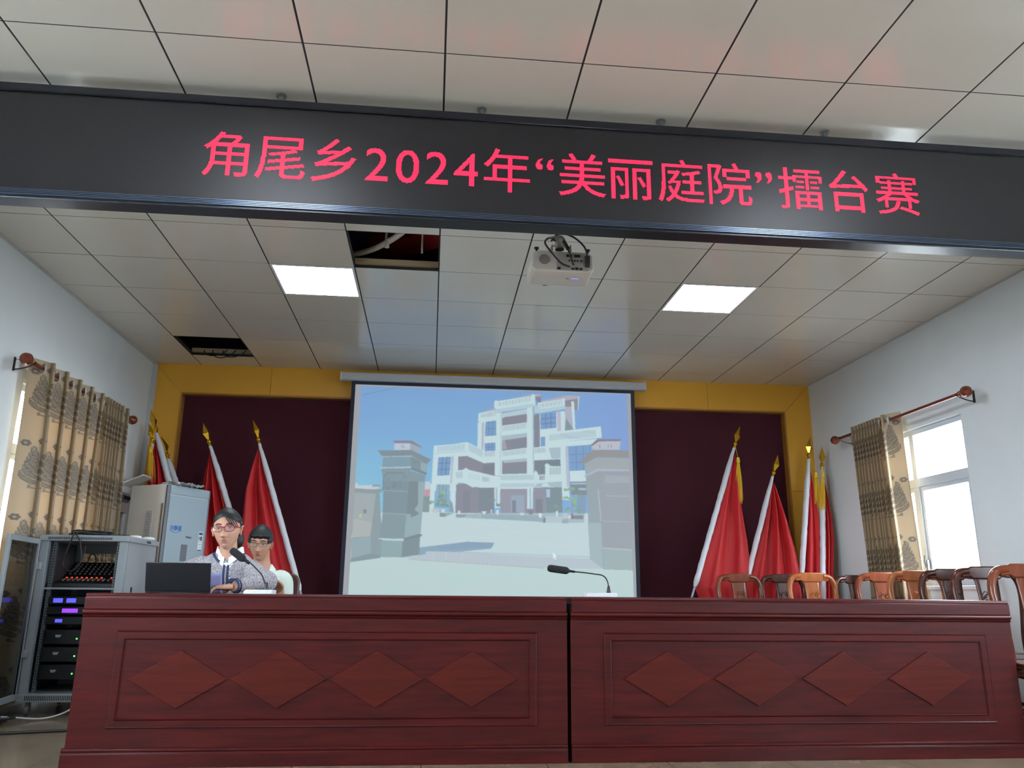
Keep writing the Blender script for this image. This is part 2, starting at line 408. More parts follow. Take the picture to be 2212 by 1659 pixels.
def glyph_dots(chn):
    T = text_triangles(chn); N = 60; on = np.zeros((58, N), bool)
    X, Y = np.meshgrid((np.arange(N) + .5) / N, (52 - np.arange(58) + .5) / N)
    for dx in (-.22, .22):
        for dy in (-.08, .08):
            x = X + dx / N; y = Y + dy / N
            for (ax, ay), (bx, by), (cx_, cy_) in T:
                d1 = (x - bx) * (ay - by) - (ax - bx) * (y - by); d2 = (x - cx_) * (by - cy_) - (bx - cx_) * (y - cy_); d3 = (x - ax) * (cy_ - ay) - (cx_ - ax) * (y - ay)
                on |= ((d1 >= 0) & (d2 >= 0) & (d3 >= 0)) | ((d1 <= 0) & (d2 <= 0) & (d3 <= 0))
    return on
m_sign = mat('black_sign_metal', (34, 36, 44), .3, metal=.35)
m_rib = mat('dark_blue_aluminium', (92, 104, 124), .28, metal=.75)
m_lit = mat('lit_red_led', (30, 4, 8), .5, emit=(255, 34, 74), estr=3.2)
sg = thing('led_sign', 'long black LED sign beam with red glowing Chinese text hanging under the ceiling', 'led sign', ((SX0 + SX1) / 2, SY, SZ0))
ox = (SX0 + SX1) / 2
def LX(v): return v - ox
MB().box(LX(SX0 + .02), LX(SX1 - .02), .006, .085, .03, SZ1 - SZ0 - .02).build('led_matrix', led_face_material(), sg)
f = MB()
f.box(LX(SX0), LX(SX1), -.004, .09, SZ1 - SZ0 - .038, SZ1 - SZ0)
f.box(LX(SX0), LX(SX0 + .04), -.004, .09, .04, SZ1 - SZ0 - .038); f.box(LX(SX1 - .04), LX(SX1), -.004, .09, .04, SZ1 - SZ0 - .038)
f.box(LX(SX0), LX(SX1), .0, .09, 0, .012)
f.build('frame', m_sign, sg, bevel=.003)
r = MB(); prof = []
for k in range(4): z = .012 + k * .0072; prof += [(-.004, z), (-.009, z + .0016), (-.009, z + .0052), (-.004, z + .0068)]
prof = [(.02, .012)] + prof + [(-.004, .041), (.02, .041)]
for a, b in ((SX0, -.185), (-.182, SX1)): r.prism([(p[0], p[1]) for p in prof], LX(a), LX(b), 'x')
r.build('ribbed_rail', m_rib, sg, ang=.4)
GPOS = [('角', 483.6), ('尾', 604), ('乡', 719.5), ('2', 813), ('0', 879.8), ('2', 943.8), ('4', 1006.2), ('年', 1095.6), ('“', 1176.9),
        ('美', 1258.2), ('丽', 1362.8), ('庭', 1470.6), ('院', 1575.5), ('”', 1649), ('擂', 1727.3), ('台', 1829.4), ('赛', 1932.9)]
EM = .2365; PT = EM / 60
for chn, u in GPOS:
    on = glyph_dots(chn)                                   # 60 dots to the em, row 0 at the top
    cols = np.where(on.any(0))[0]; cx = (cols[0] + cols[-1]) / 2
    wx = at_y(u, 370, SY)[0]; zb = 2.5905 - SZ0
    mb = MB()
    for j in range(on.shape[0]):
        z = zb + (52 - j + .5) * PT
        for i in range(60):
            if on[j, i]:
                x = LX(wx) + (i - cx) * PT; e = PT * .38
                mb.add([(x - e, .004, z - e), (x + e, .004, z - e), (x + e, .004, z + e), (x - e, .004, z + e)], [(0, 1, 2, 3)])
    mb.build('lit_character', m_lit, sg, smooth=False, weld=False)
m_gal = mat('galvanised_steel', (150, 152, 155), .35, metal=.8)
for u in (618, 1040, 1438, 1820):
    x = at_z(u, 240, ZC)[0]
    p = MB(); p.lathe([(.014, 2.93 - SZ0), (.014, ZC - .006 - SZ0)], 16, Matrix.Translation((LX(x), .065, 0)))
    p.lathe([(.024, ZC - .008 - SZ0), (.024, ZC - SZ0)], 20, Matrix.Translation((LX(x), .065, 0)))
    p.build('hanging_pole', m_gal, sg)

# ================================================================ PROJECTION SCREEN
scx = thing('projection_screen', 'large pull-down projection screen showing a white villa between stone gate pillars', 'projection screen', (.624, 3.2, 0))
hm = MB(); z0, z1 = 2.877, 2.962
hp = [(-.045, z0 + .012), (-.035, z0), (.035, z0), (.045, z0 + .012), (.045, z1 - .006), (.035, z1), (-.035, z1), (-.045, z1 - .006)]
hm.prism(hp, -1.578, 1.578, 'x'); hm.build('housing', mat('screen_housing', (188, 190, 194), .35), scx, bevel=.004)
hp2 = [(a * 1.08, (b - 2.92) * 1.08 + 2.92) for a, b in hp]
for a, b in ((-1.592, -1.575), (1.575, 1.592)): MB().prism(hp2, a, b, 'x').build('end_cap', mat('screen_cap', (210, 212, 215), .4), scx, bevel=.004)
for x in (-1.35, 1.35): MB().box(x - .02, x + .02, .03, YB - 3.2 - .02, 2.9, 2.94).build('wall_bracket', m_gal, scx)
m_sb = mat('screen_black_border', (20, 26, 42), .7)
yS = 3.2
bx0, bx1 = at_y(760, 826, yS)[0], at_y(1370, 842, yS)[0]
MB().box(bx0 - .624, bx1 - .624, 0, .0015, .62, 2.88).build('screen_border', m_sb, scx)
MB().lathe([(.018, -1.46), (.018, 1.46)], 16, Matrix.Translation((0, .002, .61)) @ Matrix.Rotation(pi / 2, 4, 'Y')).build('bottom_bar', MATS['screen_housing'], scx)

# the projected picture, painted into a numpy raster and carried by a dense coloured grid
PW, PH = 1100, 830                                            # raster over the crop [720..1420] x [780..1308]
S_ = 700 / 2212.0
def Q(pts, o=(720, 780), k=S_):                               # crop coordinates -> raster coordinates
    return [((o[0] + x * k - 720) / 700 * PW, (o[1] + y * k - 780) / 528 * PH) for x, y in pts]
def QA(pts): return Q(pts, (730, 820), 350 / 2212)
def QB(pts): return Q(pts, (1030, 840), 350 / 2212)
def QC(pts): return Q(pts, (740, 1040), 350 / 2212)
def QD(pts): return Q(pts, (1040, 1040), 350 / 2212)
pic = np.zeros((PH, PW, 3)); yy, xx = np.mgrid[0:PH, 0:PW].astype(float)
def fill(poly, c, a=1.0):
    p = np.array(poly); x0, y0 = np.maximum(np.floor(p.min(0)).astype(int), 0); x1, y1 = np.minimum(np.ceil(p.max(0)).astype(int) + 1, (PW, PH))
    if x1 <= x0 or y1 <= y0: return
    X = xx[y0:y1, x0:x1]; Y = yy[y0:y1, x0:x1]; ins = np.zeros(X.shape, bool)
    n = len(p)
    for i in range(n):
        (xa, ya), (xb, yb) = p[i], p[(i + 1) % n]
        if ya == yb: continue
        cnd = ((ya > Y) != (yb > Y)) & (X < (xb - xa) * (Y - ya) / (yb - ya) + xa)
        ins ^= cnd
    sub = pic[y0:y1, x0:x1]; sub[ins] = sub[ins] * (1 - a) + np.array(c, float) * a
def line(p, q, w, c, a=1.0):
    p = np.array(p, float); q = np.array(q, float); d = q - p; n = np.array((-d[1], d[0])) / (np.hypot(*d) + 1e-9) * w / 2
    fill([p + n, q + n, q - n, p - n], c, a)
def quadgrid(c4, nx, ny, w, col, a=1.0):                       # window bars in a quad
    (A, B, C_, D_) = [np.array(v, float) for v in c4]
    for i in range(1, nx): t = i / nx; line(A + (B - A) * t, D_ + (C_ - D_) * t, w, col, a)
    for j in range(1, ny): t = j / ny; line(A + (D_ - A) * t, B + (C_ - B) * t, w, col, a)
def balus(c4, n, col, w=1.6, a=.8):
    (A, B, C_, D_) = [np.array(v, float) for v in c4]
    for i in range(n): t = (i + .5) / n; line(A + (B - A) * t, D_ + (C_ - D_) * t, w, col, a)
tx = xx / PW; ty = yy / PH
top = np.array((122, 164, 214.)); mid = np.array((124, 178, 220.)); low = np.array((138, 200, 220.)); rgt = np.array((126, 160, 216.))
sky = top + (mid - top) * np.clip((ty - .1) / .3, 0, 1)[..., None]
sky = sky + (low - sky) * (np.clip((ty - .3) / .3, 0, 1) * np.clip(1 - tx / .5, 0, 1))[..., None]
sky = sky + (rgt - sky) * (np.clip((tx - .6) / .3, 0, 1))[..., None]
pic[:] = sky
W1, W2, W3 = (197, 221, 226), (178, 204, 216), (165, 188, 200)
MR, MR2, DK, WN = (134, 134, 150), (120, 128, 142), (122, 138, 148), (120, 158, 200)
GR = (192, 214, 218)
# ground
fill(QC([(0, 430), (1090, 415), (1700, 430), (2212, 430), (4200, 430), (4200, 1700), (-50, 1700), (-50, 430)]), GR)
fill(QC([(90, 1100), (520, 1040), (830, 1040), (2212, 1140), (4000, 1230), (4000, 1700), (-50, 1700), (-50, 1110)]), (188, 212, 212))
for k in range(26):
    rr = random.Random(k); x = rr.uniform(1100, 3300); y = rr.uniform(520, 930)
    fill(QC([(x, y), (x + 300, y + 10), (x + 500, y + 30), (x + 200, y + 34)]), (204, 216, 222), .25)
    x = rr.uniform(100, 3300); y = rr.uniform(1200, 1500)
    fill(QC([(x, y), (x + 300, y + 20), (x + 240, y + 60), (x - 60, y + 50)]), (180, 212, 214), .3)
# distant low houses at far left
fill(QA([(240, 1400), (270, 1420), (280, 1445), (560, 1430), (560, 1520), (170, 1520)]), (196, 206, 210)); fill(QA([(180, 1500), (600, 1490), (600, 1540), (160, 1540)]), (140, 160, 165))
fill(QA([(470, 1430), (570, 1430), (570, 1460), (465, 1460)]), (140, 160, 175))
# building: main volume
fill(QA([(1950, 590), (2300, 560), (2300, 1200), (1950, 1200)]), W2)
fill(QB([(10, 460), (1200, 300), (1250, 1400), (0, 1400)]), W1)
# roofs
fill(QB([(470, 130), (760, 70), (870, 70), (870, 100), (300, 190)]), (178, 172, 186)); fill(QB([(880, 160), (1240, 85), (1400, 95), (1400, 130), (900, 190)]), (178, 172, 186)); fill(QB([(70, 315), (230, 265), (250, 300), (60, 340)]), (182, 170, 180))
fill(QB([(790, 110), (870, 100), (880, 190), (830, 190)]), MR); fill(QB([(1200, 160), (1385, 130), (1380, 285), (1330, 290), (1330, 240), (1200, 245)]), (140, 140, 150)); fill(QB([(1380, 100), (1400, 100), (1385, 285), (1370, 285)]), W2)
# right rear wing
fill(QB([(1205, 240), (1290, 240), (1300, 570), (1200, 580)]), (176, 178, 196)); fill(QB([(1285, 170), (1325, 170), (1345, 570), (1310, 575)]), W1); fill(QB([(1220, 400), (1330, 570), (1200, 580)]), (128, 150, 160))
# left column stack
fill(QB([(30, 450), (260, 400), (260, 1000), (20, 850)]), W1); fill(QB([(68, 460), (100, 455), (90, 850), (60, 850)]), (176, 184, 200))
for q in ([(118, 450), (262, 430), (262, 635), (108, 645)], [(105, 742), (250, 730), (250, 850), (105, 850)]):
    p = QB(q); fill(p, WN); quadgrid(p, 3, 2, 1.6, (100, 130, 165))
# roof balustrades
for q, n in (([(50, 345), (250, 300), (250, 370), (50, 390)], 14), ([(280, 185), (740, 110), (740, 165), (280, 235)], 26), ([(850, 205), (1160, 150), (1165, 210), (850, 255)], 18)):
    p = QB(q); fill(QB([(q[0][0] - 20, q[0][1] - 18), (q[1][0] + 25, q[1][1] - 15), (q[2][0] + 30, q[2][1] + 60), (q[3][0] - 25, q[3][1] + 60)]), W1); balus(p, n, (150, 176, 190))
fill(QB([(20, 330), (50, 325), (50, 440), (15, 440)]), W1); fill(QB([(238, 165), (275, 150), (280, 260), (232, 265)]), W1); fill(QB([(745, 75), (790, 75), (800, 230), (750, 230)]), W1); fill(QB([(1160, 130), (1200, 130), (1205, 270), (1165, 275)]), W1)
fill(QB([(15, 400), (260, 365), (262, 400), (20, 450)]), W1); fill(QB([(235, 280), (770, 200), (770, 250), (250, 330)]), W2); fill(QB([(850, 275), (1200, 225), (1200, 275), (860, 330)]), W2)
fill(QB([(780, 200), (860, 260), (860, 330), (780, 330)]), W2)
# two tall columns and bays
fill(QB([(345, 320), (680, 270), (680, 1200), (345, 1200)]), MR); fill(QB([(340, 330), (680, 270), (680, 340), (380, 385), (340, 400)]), W2)
for (ya, yb) in ((455, 600), (800, 945)):
    fill(QB([(340, ya + 45), (680, ya), (680, ya + 145), (340, ya + 185)]), W1); balus(QB([(350, ya + 55), (675, ya + 12), (675, ya + 80), (350, ya + 120)]), 17, (150, 172, 186), 2)
fill(QB([(340, 640), (680, 600), (680, 655), (370, 700), (345, 720)]), W3); fill(QB([(340, 700), (380, 700), (410, 820), (340, 830)]), (160, 160, 176))
fill(QB([(500, 740), (640, 730), (640, 800), (500, 810)]), DK); fill(QB([(340, 975), (680, 945), (680, 990), (375, 1010)]), W3); fill(QB([(420, 1070), (640, 1060), (640, 1160), (420, 1160)]), DK, .8)
fill(QB([(270, 330), (335, 320), (315, 1170), (245, 1170)]), W1); fill(QB([(325, 325), (340, 322), (325, 1170), (312, 1170)]), W2)
fill(QB([(680, 260), (755, 250), (765, 1160), (680, 1160)]), W1); fill(QB([(755, 255), (772, 255), (780, 1160), (765, 1160)]), W3)
# right bays
fill(QB([(772, 360), (855, 340), (860, 790), (780, 800)]), (128, 134, 152)); p = QB([(865, 345), (1080, 315), (1085, 530), (870, 550)]); fill(p, WN); quadgrid(p, 3, 3, 2, (104, 118, 170))
fill(QB([(1092, 310), (1140, 300), (1150, 590), (1100, 595)]), (184, 186, 204)); fill(QB([(870, 655), (930, 650), (930, 780), (870, 785)]), WN); fill(QB([(975, 560), (1095, 545), (1095, 600), (990, 610)]), W1)
# right terrace
fill(QB([(930, 735), (1640, 680), (1560, 760), (960, 800)]), W1); fill(QB([(930, 600), (1690, 510), (1705, 665), (930, 740)]), W1); balus(QB([(985, 625), (1620, 555), (1625, 655), (985, 705)]), 32, (146, 172, 190), 2.2)
fill(QB([(780, 800), (935, 790), (940, 880), (780, 890)]), W1); balus(QB([(785, 815), (935, 800), (940, 865), (785, 878)]), 8, (140, 160, 176), 2); fill(QB([(780, 895), (960, 880), (990, 940), (785, 950)]), W1)
fill(QB([(980, 805), (1140, 795), (1140, 950), (1020, 955)]), W3); fill(QB([(780, 975), (1140, 960), (1145, 1170), (780, 1170)]), MR2); fill(QB([(870, 990), (1110, 980), (1110, 1060), (870, 1160)]), (112, 130, 140))
fill(QB([(930, 1050), (1150, 1055), (1150, 1260), (930, 1260)]), W1); balus(QB([(990, 1070), (1145, 1065), (1145, 1165), (990, 1170)]), 7, (136, 160, 172), 2.4); fill(QB([(920, 1040), (955, 1010), (1000, 1040), (985, 1055), (935, 1055)]), W1)
fill(QB([(1140, 800), (1205, 790), (1270, 1517), (1165, 1517)]), W1); fill(QB([(1205, 795), (1240, 790), (1265, 1340), (1225, 1340)]), (184, 188, 206))
p = QB([(1255, 790), (1560, 760), (1480, 1110), (1270, 1115)]); fill(p, WN); quadgrid(QB([(1255, 790), (1640, 760), (1640, 1110), (1270, 1115)]), 4, 3, 2, (102, 132, 178)); fill(QB([(1265, 1120), (1480, 1110), (1490, 1260), (1270, 1265)]), W1)
fill(QB([(1275, 1270), (1490, 1265), (1500, 1450), (1290, 1450)]), DK); fill(QB([(1285, 1280), (1490, 1280), (1490, 1305), (1290, 1305)]), W3); fill(QB([(1380, 1350), (1490, 1350), (1490, 1385), (1385, 1380)]), W3)
# main balcony (first floor)
fill(QB([(210, 1165), (830, 1150), (825, 1290), (215, 1295)]), W1); balus(QB([(220, 1180), (780, 1170), (780, 1240), (220, 1245)]), 28, (140, 166, 182), 2)
fill(QB([(165, 1160), (195, 1130), (240, 1160), (215, 1300), (170, 1300)]), W1); fill(QB([(775, 1150), (800, 1110), (835, 1150), (825, 1300), (780, 1300)]), W1); fill(QB([(840, 1170), (930, 1165), (930, 1245), (840, 1250)]), W1); balus(QB([(850, 1180), (925, 1175), (925, 1240), (850, 1245)]), 4, (120, 124, 140), 3)
fill(QB([(235, 1290), (790, 1285), (780, 1340), (240, 1345)]), W2); fill(QB([(820, 1290), (1160, 1260), (1160, 1335), (780, 1340)]), W3); fill(QB([(900, 1290), (960, 1285), (1000, 1330), (880, 1330)]), W1)
# ground floor openings
fill(QD([(0, 90), (170, 85), (170, 440), (0, 440)]), MR2); fill(QD([(255, 100), (620, 100), (620, 435), (255, 435)]), (148, 148, 164)); fill(QD([(400, 190), (580, 190), (580, 420), (400, 420)]), (150, 166, 186)); fill(QD([(415, 255), (470, 255), (470, 425), (415, 425)]), (124, 132, 146))
fill(QD([(705, 85), (870, 80), (875, 450), (705, 450)]), (142, 144, 158)); fill(QD([(740, 240), (830, 240), (830, 440), (740, 440)]), (122, 130, 142)); fill(QD([(870, 80), (1095, 75), (1105, 420), (880, 425)]), (120, 142, 150)); fill(QD([(880, 105), (935, 105), (935, 215), (885, 215)]), (170, 196, 220))
for q in ([(175, 85), (250, 85), (250, 360), (180, 360)], [(620, 85), (700, 85), (700, 375), (620, 375)]): fill(QD(q), W1)
for q in ([(190, 90), (215, 90), (215, 300), (195, 300)], [(650, 90), (672, 90), (680, 370), (655, 370)]): fill(QD(q), W3)
fill(QD([(610, 375), (715, 375), (715, 450), (610, 450)]), (142, 138, 156))
# left wing
fill(QA([(1310, 900), (1560, 880), (1760, 850), (1990, 960), (1990, 1140), (1830, 1517), (1270, 1517), (1300, 1000)]), W1); fill(QA([(1780, 870), (1975, 960), (1975, 1060), (1780, 970)]), W2); balus(QA([(1350, 915), (1730, 870), (1730, 960), (1350, 985)]), 22, (150, 186, 208), 2)
line(QA([(1300, 1010)])[0], QA([(1760, 975)])[0], 3, W2); fill(QA([(1640, 1050), (1760, 1040), (1990, 1140), (2140, 1130), (2140, 1420), (1640, 1420)]), MR); fill(QA([(1970, 1165), (2130, 1150), (2130, 1300), (1970, 1320)]), MR2)
p = QA([(1370, 1060), (1545, 1050), (1520, 1305), (1350, 1310)]); fill(p, WN); quadgrid(p, 3, 3, 2, (92, 124, 156)); fill(QA([(1550, 1045), (1580, 1045), (1545, 1517), (1525, 1517)]), (178, 188, 204)); fill(QA([(1990, 975), (2145, 970), (2145, 1060), (1990, 1060)]), W1); balus(QA([(1995, 985), (2140, 980), (2140, 1045), (1995, 1050)]), 12, W3, 1.6)
fill(QA([(1600, 1240), (1700, 1230), (1745, 1200), (1785, 1230), (2212, 1330), (2212, 1460), (1800, 1460), (1740, 1420), (1600, 1400)]), W1); balus(QA([(1610, 1260), (1700, 1250), (1700, 1340), (1610, 1345)]), 6, (150, 180, 194), 2); balus(QA([(1965, 1320), (2065, 1330), (2065, 1395), (1965, 1390)]), 6, (140, 165, 180), 2); balus(QA([(1780, 1270), (1940, 1300), (1940, 1380), (1780, 1350)]), 9, W2, 2)
fill(QC([(1280, 40), (1460, 38), (1450, 350), (1260, 350)]), (140, 172, 196)); quadgrid(QC([(1280, 40), (1460, 38), (1450, 350), (1260, 350)]), 4, 1, 1.6, (100, 130, 150)); fill(QC([(1470, 30), (1545, 30), (1535, 425), (1470, 400)]), W1); fill(QC([(1190, 30), (1260, 30), (1240, 430), (1170, 430)]), W1)
fill(QC([(1550, 38), (1680, 30), (1770, 80), (2070, 85), (2060, 430), (1540, 430)]), (136, 138, 152)); fill(QC([(1640, 130), (1740, 130), (1740, 420), (1640, 420)]), (126, 134, 146)); fill(QC([(1860, 100), (2050, 95), (2050, 400), (1850, 400)]), (122, 136, 146)); fill(QC([(1460, 240), (1500, 300), (1520, 430), (1450, 400)]), (140, 158, 172))
fill(QC([(1120, 0), (1200, 0), (1200, 110), (1115, 110)]), (188, 206, 214)); fill(QC([(1112, 110), (1195, 108), (1190, 200), (1105, 198)]), (196, 150, 164)); fill(QC([(1100, 200), (1190, 200), (1180, 420), (1090, 415)]), (130, 152, 154))
# steps
fill(QC([(1545, 445), (2212, 430), (3300, 430), (3300, 560), (3080, 560), (2212, 520), (1545, 490)]), (164, 186, 196)); fill(QD([(0, 440), (870, 470), (870, 560), (740, 545), (0, 505)]), (150, 174, 186)); fill(QD([(840, 510), (875, 495), (865, 560), (845, 565)]), (110, 128, 140)); fill(QD([(875, 470), (1110, 480), (1110, 560), (875, 560)]), (180, 198, 208))
for k in range(3): line(QC([(1700, 455 + k * 20)])[0], QD([(860, 480 + k * 20)])[0], 1.5, (140, 162, 174), .6)
# plants and pots
rp = random.Random(3)
def bush(pts, c, r=26, n=26):
    for (x, y) in pts:
        for k in range(n):
            a = rp.uniform(0, 6.28); d = rp.uniform(0, 1) * r; X, Y = x + d * math.cos(a) * 1.5, y + d * math.sin(a) * .8; e = rp.uniform(6, 14); v = rp.uniform(-12, 12)
            fill(QX([(X + e * math.cos(t), Y + e * math.sin(t)) for t in (0, 1, 2, 3, 4, 5)]), tuple(q + v for q in c), .8)
QX = QC; bush([(1365, 150), (1350, 200), (1330, 250), (1385, 260), (1290, 310), (1360, 320), (1410, 330)], (120, 158, 150), 34); bush([(1365, 148)], (140, 186, 156), 28); bush([(1130, 270), (1200, 285)], (124, 156, 140), 26)
QX = QD; bush([(1180, 110), (1240, 100)], (132, 168, 144), 36); bush([(1170, 220), (1300, 200)], (140, 184, 146), 34); bush([(1260, 290), (1250, 250)], (140, 184, 146), 28); bush([(1180, 380), (1310, 400), (1280, 330)], (132, 170, 140), 34); bush([(1020, 330), (1060, 380)], (124, 150, 146), 26); bush([(150, 250), (230, 320)], (126, 146, 150), 26)
fill(QD([(1300, 150), (1420, 150), (1420, 440), (1300, 440)]), (126, 146, 150), .5); line(QD([(1235, 430)])[0], QD([(1240, 250)])[0], 3, (150, 140, 150)); fill(QD([(1220, 440), (1250, 430), (1250, 510), (1215, 510)]), (126, 120, 134)); fill(QD([(1250, 460), (1390, 460), (1385, 515), (1250, 510)]), (132, 132, 146)); fill(QD([(1180, 460), (1225, 460), (1215, 510), (1185, 510)]), (206, 214, 222))
for q, c in (([(1205, 370), (1320, 370), (1315, 420), (1215, 420)], (190, 200, 200)), ([(1340, 375), (1400, 375), (1390, 430), (1350, 430)], (206, 212, 212)), ([(1325, 425), (1400, 430), (1400, 480), (1325, 480)], (130, 150, 156)), ([(1400, 430), (1510, 430), (1400, 480)], (150, 168, 176)), ([(1570, 400), (1605, 395), (1605, 440), (1575, 440)], (214, 222, 224)), ([(1545, 445), (1700, 450), (1650, 490), (1545, 490)], (140, 158, 166)), ([(1895, 405), (1965, 405), (1945, 445), (1915, 445)], (208, 220, 222)), ([(2015, 380), (2045, 380), (2040, 440), (2020, 440)], (186, 198, 204)), ([(2095, 390), (2130, 390), (2125, 455), (2100, 455)], (210, 222, 224))): fill(QC(q), c)
for q, c in (([(775, 435), (825, 435), (820, 495), (785, 495)], (218, 226, 228)), ([(1010, 400), (1045, 400), (1040, 480), (1018, 480)], (208, 218, 220)), ([(515, 425), (590, 425), (570, 460), (535, 460)], (200, 212, 218)), ([(640, 390), (700, 390), (695, 450), (650, 450)], (128, 128, 146)), ([(1100, 510), (1180, 510), (1180, 570), (1095, 570)], (150, 170, 180)), ([(1110, 430), (1175, 430), (1170, 510), (1110, 510)], (180, 200, 210)), ([(5, 410), (65, 410), (50, 440), (20, 440)], (208, 220, 222))): fill(QD(q), c)
# shadow on the ground, threshold
fill(QC([(1045, 900), (1700, 820), (2070, 835), (2025, 915), (1580, 960), (1140, 990), (1045, 1010)]), (136, 166, 184)); fill(QC([(1700, 825), (2070, 838), (2030, 910), (1850, 900), (1400, 930), (1250, 900)]), (128, 156, 184), .6)
fill(QC([(1130, 950), (1560, 960), (2212, 1000)]) + QD([(1480, 1050), (1660, 1195), (860, 1180)]) + QC([(2212, 1140), (1000, 1060), (820, 1035), (1140, 1000)]), (182, 196, 206)); line(QC([(1560, 960)])[0], QD([(1480, 1030)])[0], 3, (170, 190, 200))
for x in (1240, 1420, 1640): line(QC([(x, 965)])[0], QC([(x - 15, 1060)])[0], 4, (196, 206, 214), .7)
line(QC([(900, 1060)])[0], QD([(860, 1182)])[0], 2.5, (176, 180, 186))
# left gate pillar and wall
fill(QC([(165, 90), (500, 115), (540, 800), (520, 1010), (380, 1010), (110, 1070)]), (138, 156, 162)); fill(QC([(165, 150), (455, 165), (375, 750), (130, 765)]), (160, 172, 176)); fill(QC([(150, 500), (400, 560), (375, 750), (130, 765)]), (176, 182, 178), .8); fill(QC([(230, 440), (262, 440), (250, 500), (225, 500)]), (190, 200, 130)); fill(QC([(280, 380), (325, 380), (325, 435), (280, 435)]), (128, 136, 140)); fill(QC([(115, 780), (380, 755), (385, 985), (110, 1060)]), (146, 170, 176)); fill(QC([(110, 1050), (380, 980), (520, 1010), (520, 1040), (100, 1100)]), (130, 150, 158))
fill(QA([(770, 860), (990, 870), (980, 960), (765, 960)]), (186, 198, 214)); fill(QA([(990, 860), (1130, 915), (1115, 995), (980, 960)]), (156, 170, 184)); fill(QA([(750, 832), (1010, 830), (1145, 918), (1120, 925), (990, 868), (770, 866)]), (136, 132, 152)); line(QA([(860, 890)])[0], QA([(880, 935)])[0], 2, (140, 150, 165)); line(QA([(890, 885)])[0], QA([(900, 935)])[0], 2, (140, 150, 165))
fill(QA([(540, 965), (1000, 960), (1270, 1090), (1215, 1150), (1010, 1040), (600, 1045)]), (126, 142, 152)); fill(QA([(600, 1045), (1010, 1035), (1010, 1050), (610, 1058)]), (170, 190, 196))
fill(QA([(615, 1055), (1000, 1050), (990, 1190), (600, 1195)]), (126, 156, 172)); fill(QA([(1000, 1045), (1215, 1150), (1205, 1280), (990, 1200)]), (124, 146, 154)); fill(QA([(1130, 1120), (1210, 1155), (1200, 1265), (1125, 1230)]), (146, 172, 178)); fill(QA([(565, 1195), (1000, 1185), (1000, 1205), (570, 1212)]), (176, 196, 204)); fill(QA([(1000, 1190), (1215, 1275), (1200, 1300), (990, 1225)]), (118, 134, 142))
fill(QA([(590, 1212), (1000, 1205), (985, 1240), (1190, 1300), (1180, 1517)]) + QC([(1110, 0), (1050, 730), (840, 780), (500, 780), (540, 500), (560, 0)]), (130, 152, 162))
fill(QC([(900, 0), (1120, 0), (1065, 700), (840, 770), (870, 440)]), (148, 172, 180)); fill(QC([(905, 0), (1030, 0), (1030, 310), (980, 380), (1050, 440), (930, 490), (930, 440), (870, 440)]), (118, 138, 144)); fill(QC([(560, 0), (905, 0), (870, 440), (550, 430)]), (124, 146, 156)); line(QC([(545, 120)])[0], QC([(880, 135)])[0], 2, (160, 178, 184)); line(QC([(545, 430)])[0], QC([(870, 445)])[0], 2, (160, 178, 184)); line(QC([(540, 710)])[0], QC([(740, 716)])[0], 3, (180, 198, 204))
fill(QC([(545, 445), (865, 455), (840, 765), (530, 760)]), (130, 152, 160)); fill(QC([(490, 770), (840, 785), (835, 805), (490, 785)]), (188, 208, 214)); fill(QC([(830, 775), (1060, 715), (1090, 725), (1055, 760), (840, 805)]), (116, 134, 142)); fill(QC([(525, 800), (820, 810), (800, 1035), (520, 1030)]), (140, 168, 174)); fill(QC([(820, 810), (1055, 750), (1045, 1000), (800, 1035)]), (124, 142, 150))
for k in range(12): x, y = rp.uniform(640, 930), rp.uniform(1290, 1500); fill(QA([(x, y), (x + 50, y - 20), (x + 60, y + 30), (x + 10, y + 40)]), (116, 136, 146), .35)
line(QA([(620, 1320)])[0], QA([(610, 1517)])[0], 3, (112, 130, 136)); line(QA([(620, 1320)])[0], QA([(680, 1270)])[0], 3, (112, 130, 136)); line(QA([(680, 1270)])[0], QA([(900, 1275)])[0], 3, (112, 130, 136))
# right gate pillar
fill(QB([(1650, 700), (1965, 695), (1945, 830), (1590, 830), (1560, 780)]), (184, 188, 202)); fill(QB([(1640, 690), (1970, 690), (1950, 712), (1665, 715), (1570, 780), (1550, 765)]), (132, 120, 136)); line(QB([(1675, 760)])[0], QB([(1680, 815)])[0], 3, (130, 140, 156)); line(QB([(1790, 760)])[0], QB([(1795, 805)])[0], 2, (130, 140, 156)); line(QB([(1825, 755)])[0], QB([(1835, 805)])[0], 2.5, (130, 140, 156))
fill(QB([(1590, 832), (2110, 840), (2110, 940), (1640, 930), (1460, 1020), (1405, 975)]), (146, 146, 148)); fill(QB([(1470, 1020), (1640, 935), (2110, 945), (2110, 1100), (1650, 1095), (1480, 1150)]), (158, 168, 174)); fill(QB([(1465, 1180), (1640, 1090), (2110, 1100), (2110, 1125), (1650, 1120), (1470, 1205)]), (176, 182, 186))
fill(QB([(1490, 1200), (1650, 1130), (2110, 1130), (2120, 1517), (1500, 1517)]), (152, 160, 168)); fill(QD([(1425, 0), (1600, 0), (1660, 900), (1665, 1195), (1480, 1055), (1470, 850), (1450, 400)]), (148, 164, 172)); fill(QD([(1600, 0), (2080, 0), (2110, 1210), (1665, 1200), (1655, 900)]), (152, 160, 170)); fill(QD([(1450, 560), (1630, 560), (1660, 1190), (1480, 1050)]), (160, 182, 188)); fill(QD([(1660, 930), (2060, 945), (2070, 1205), (1670, 1195)]), (156, 176, 180)); line(QD([(1650, 910)])[0], QD([(2060, 935)])[0], 5, (178, 190, 196))
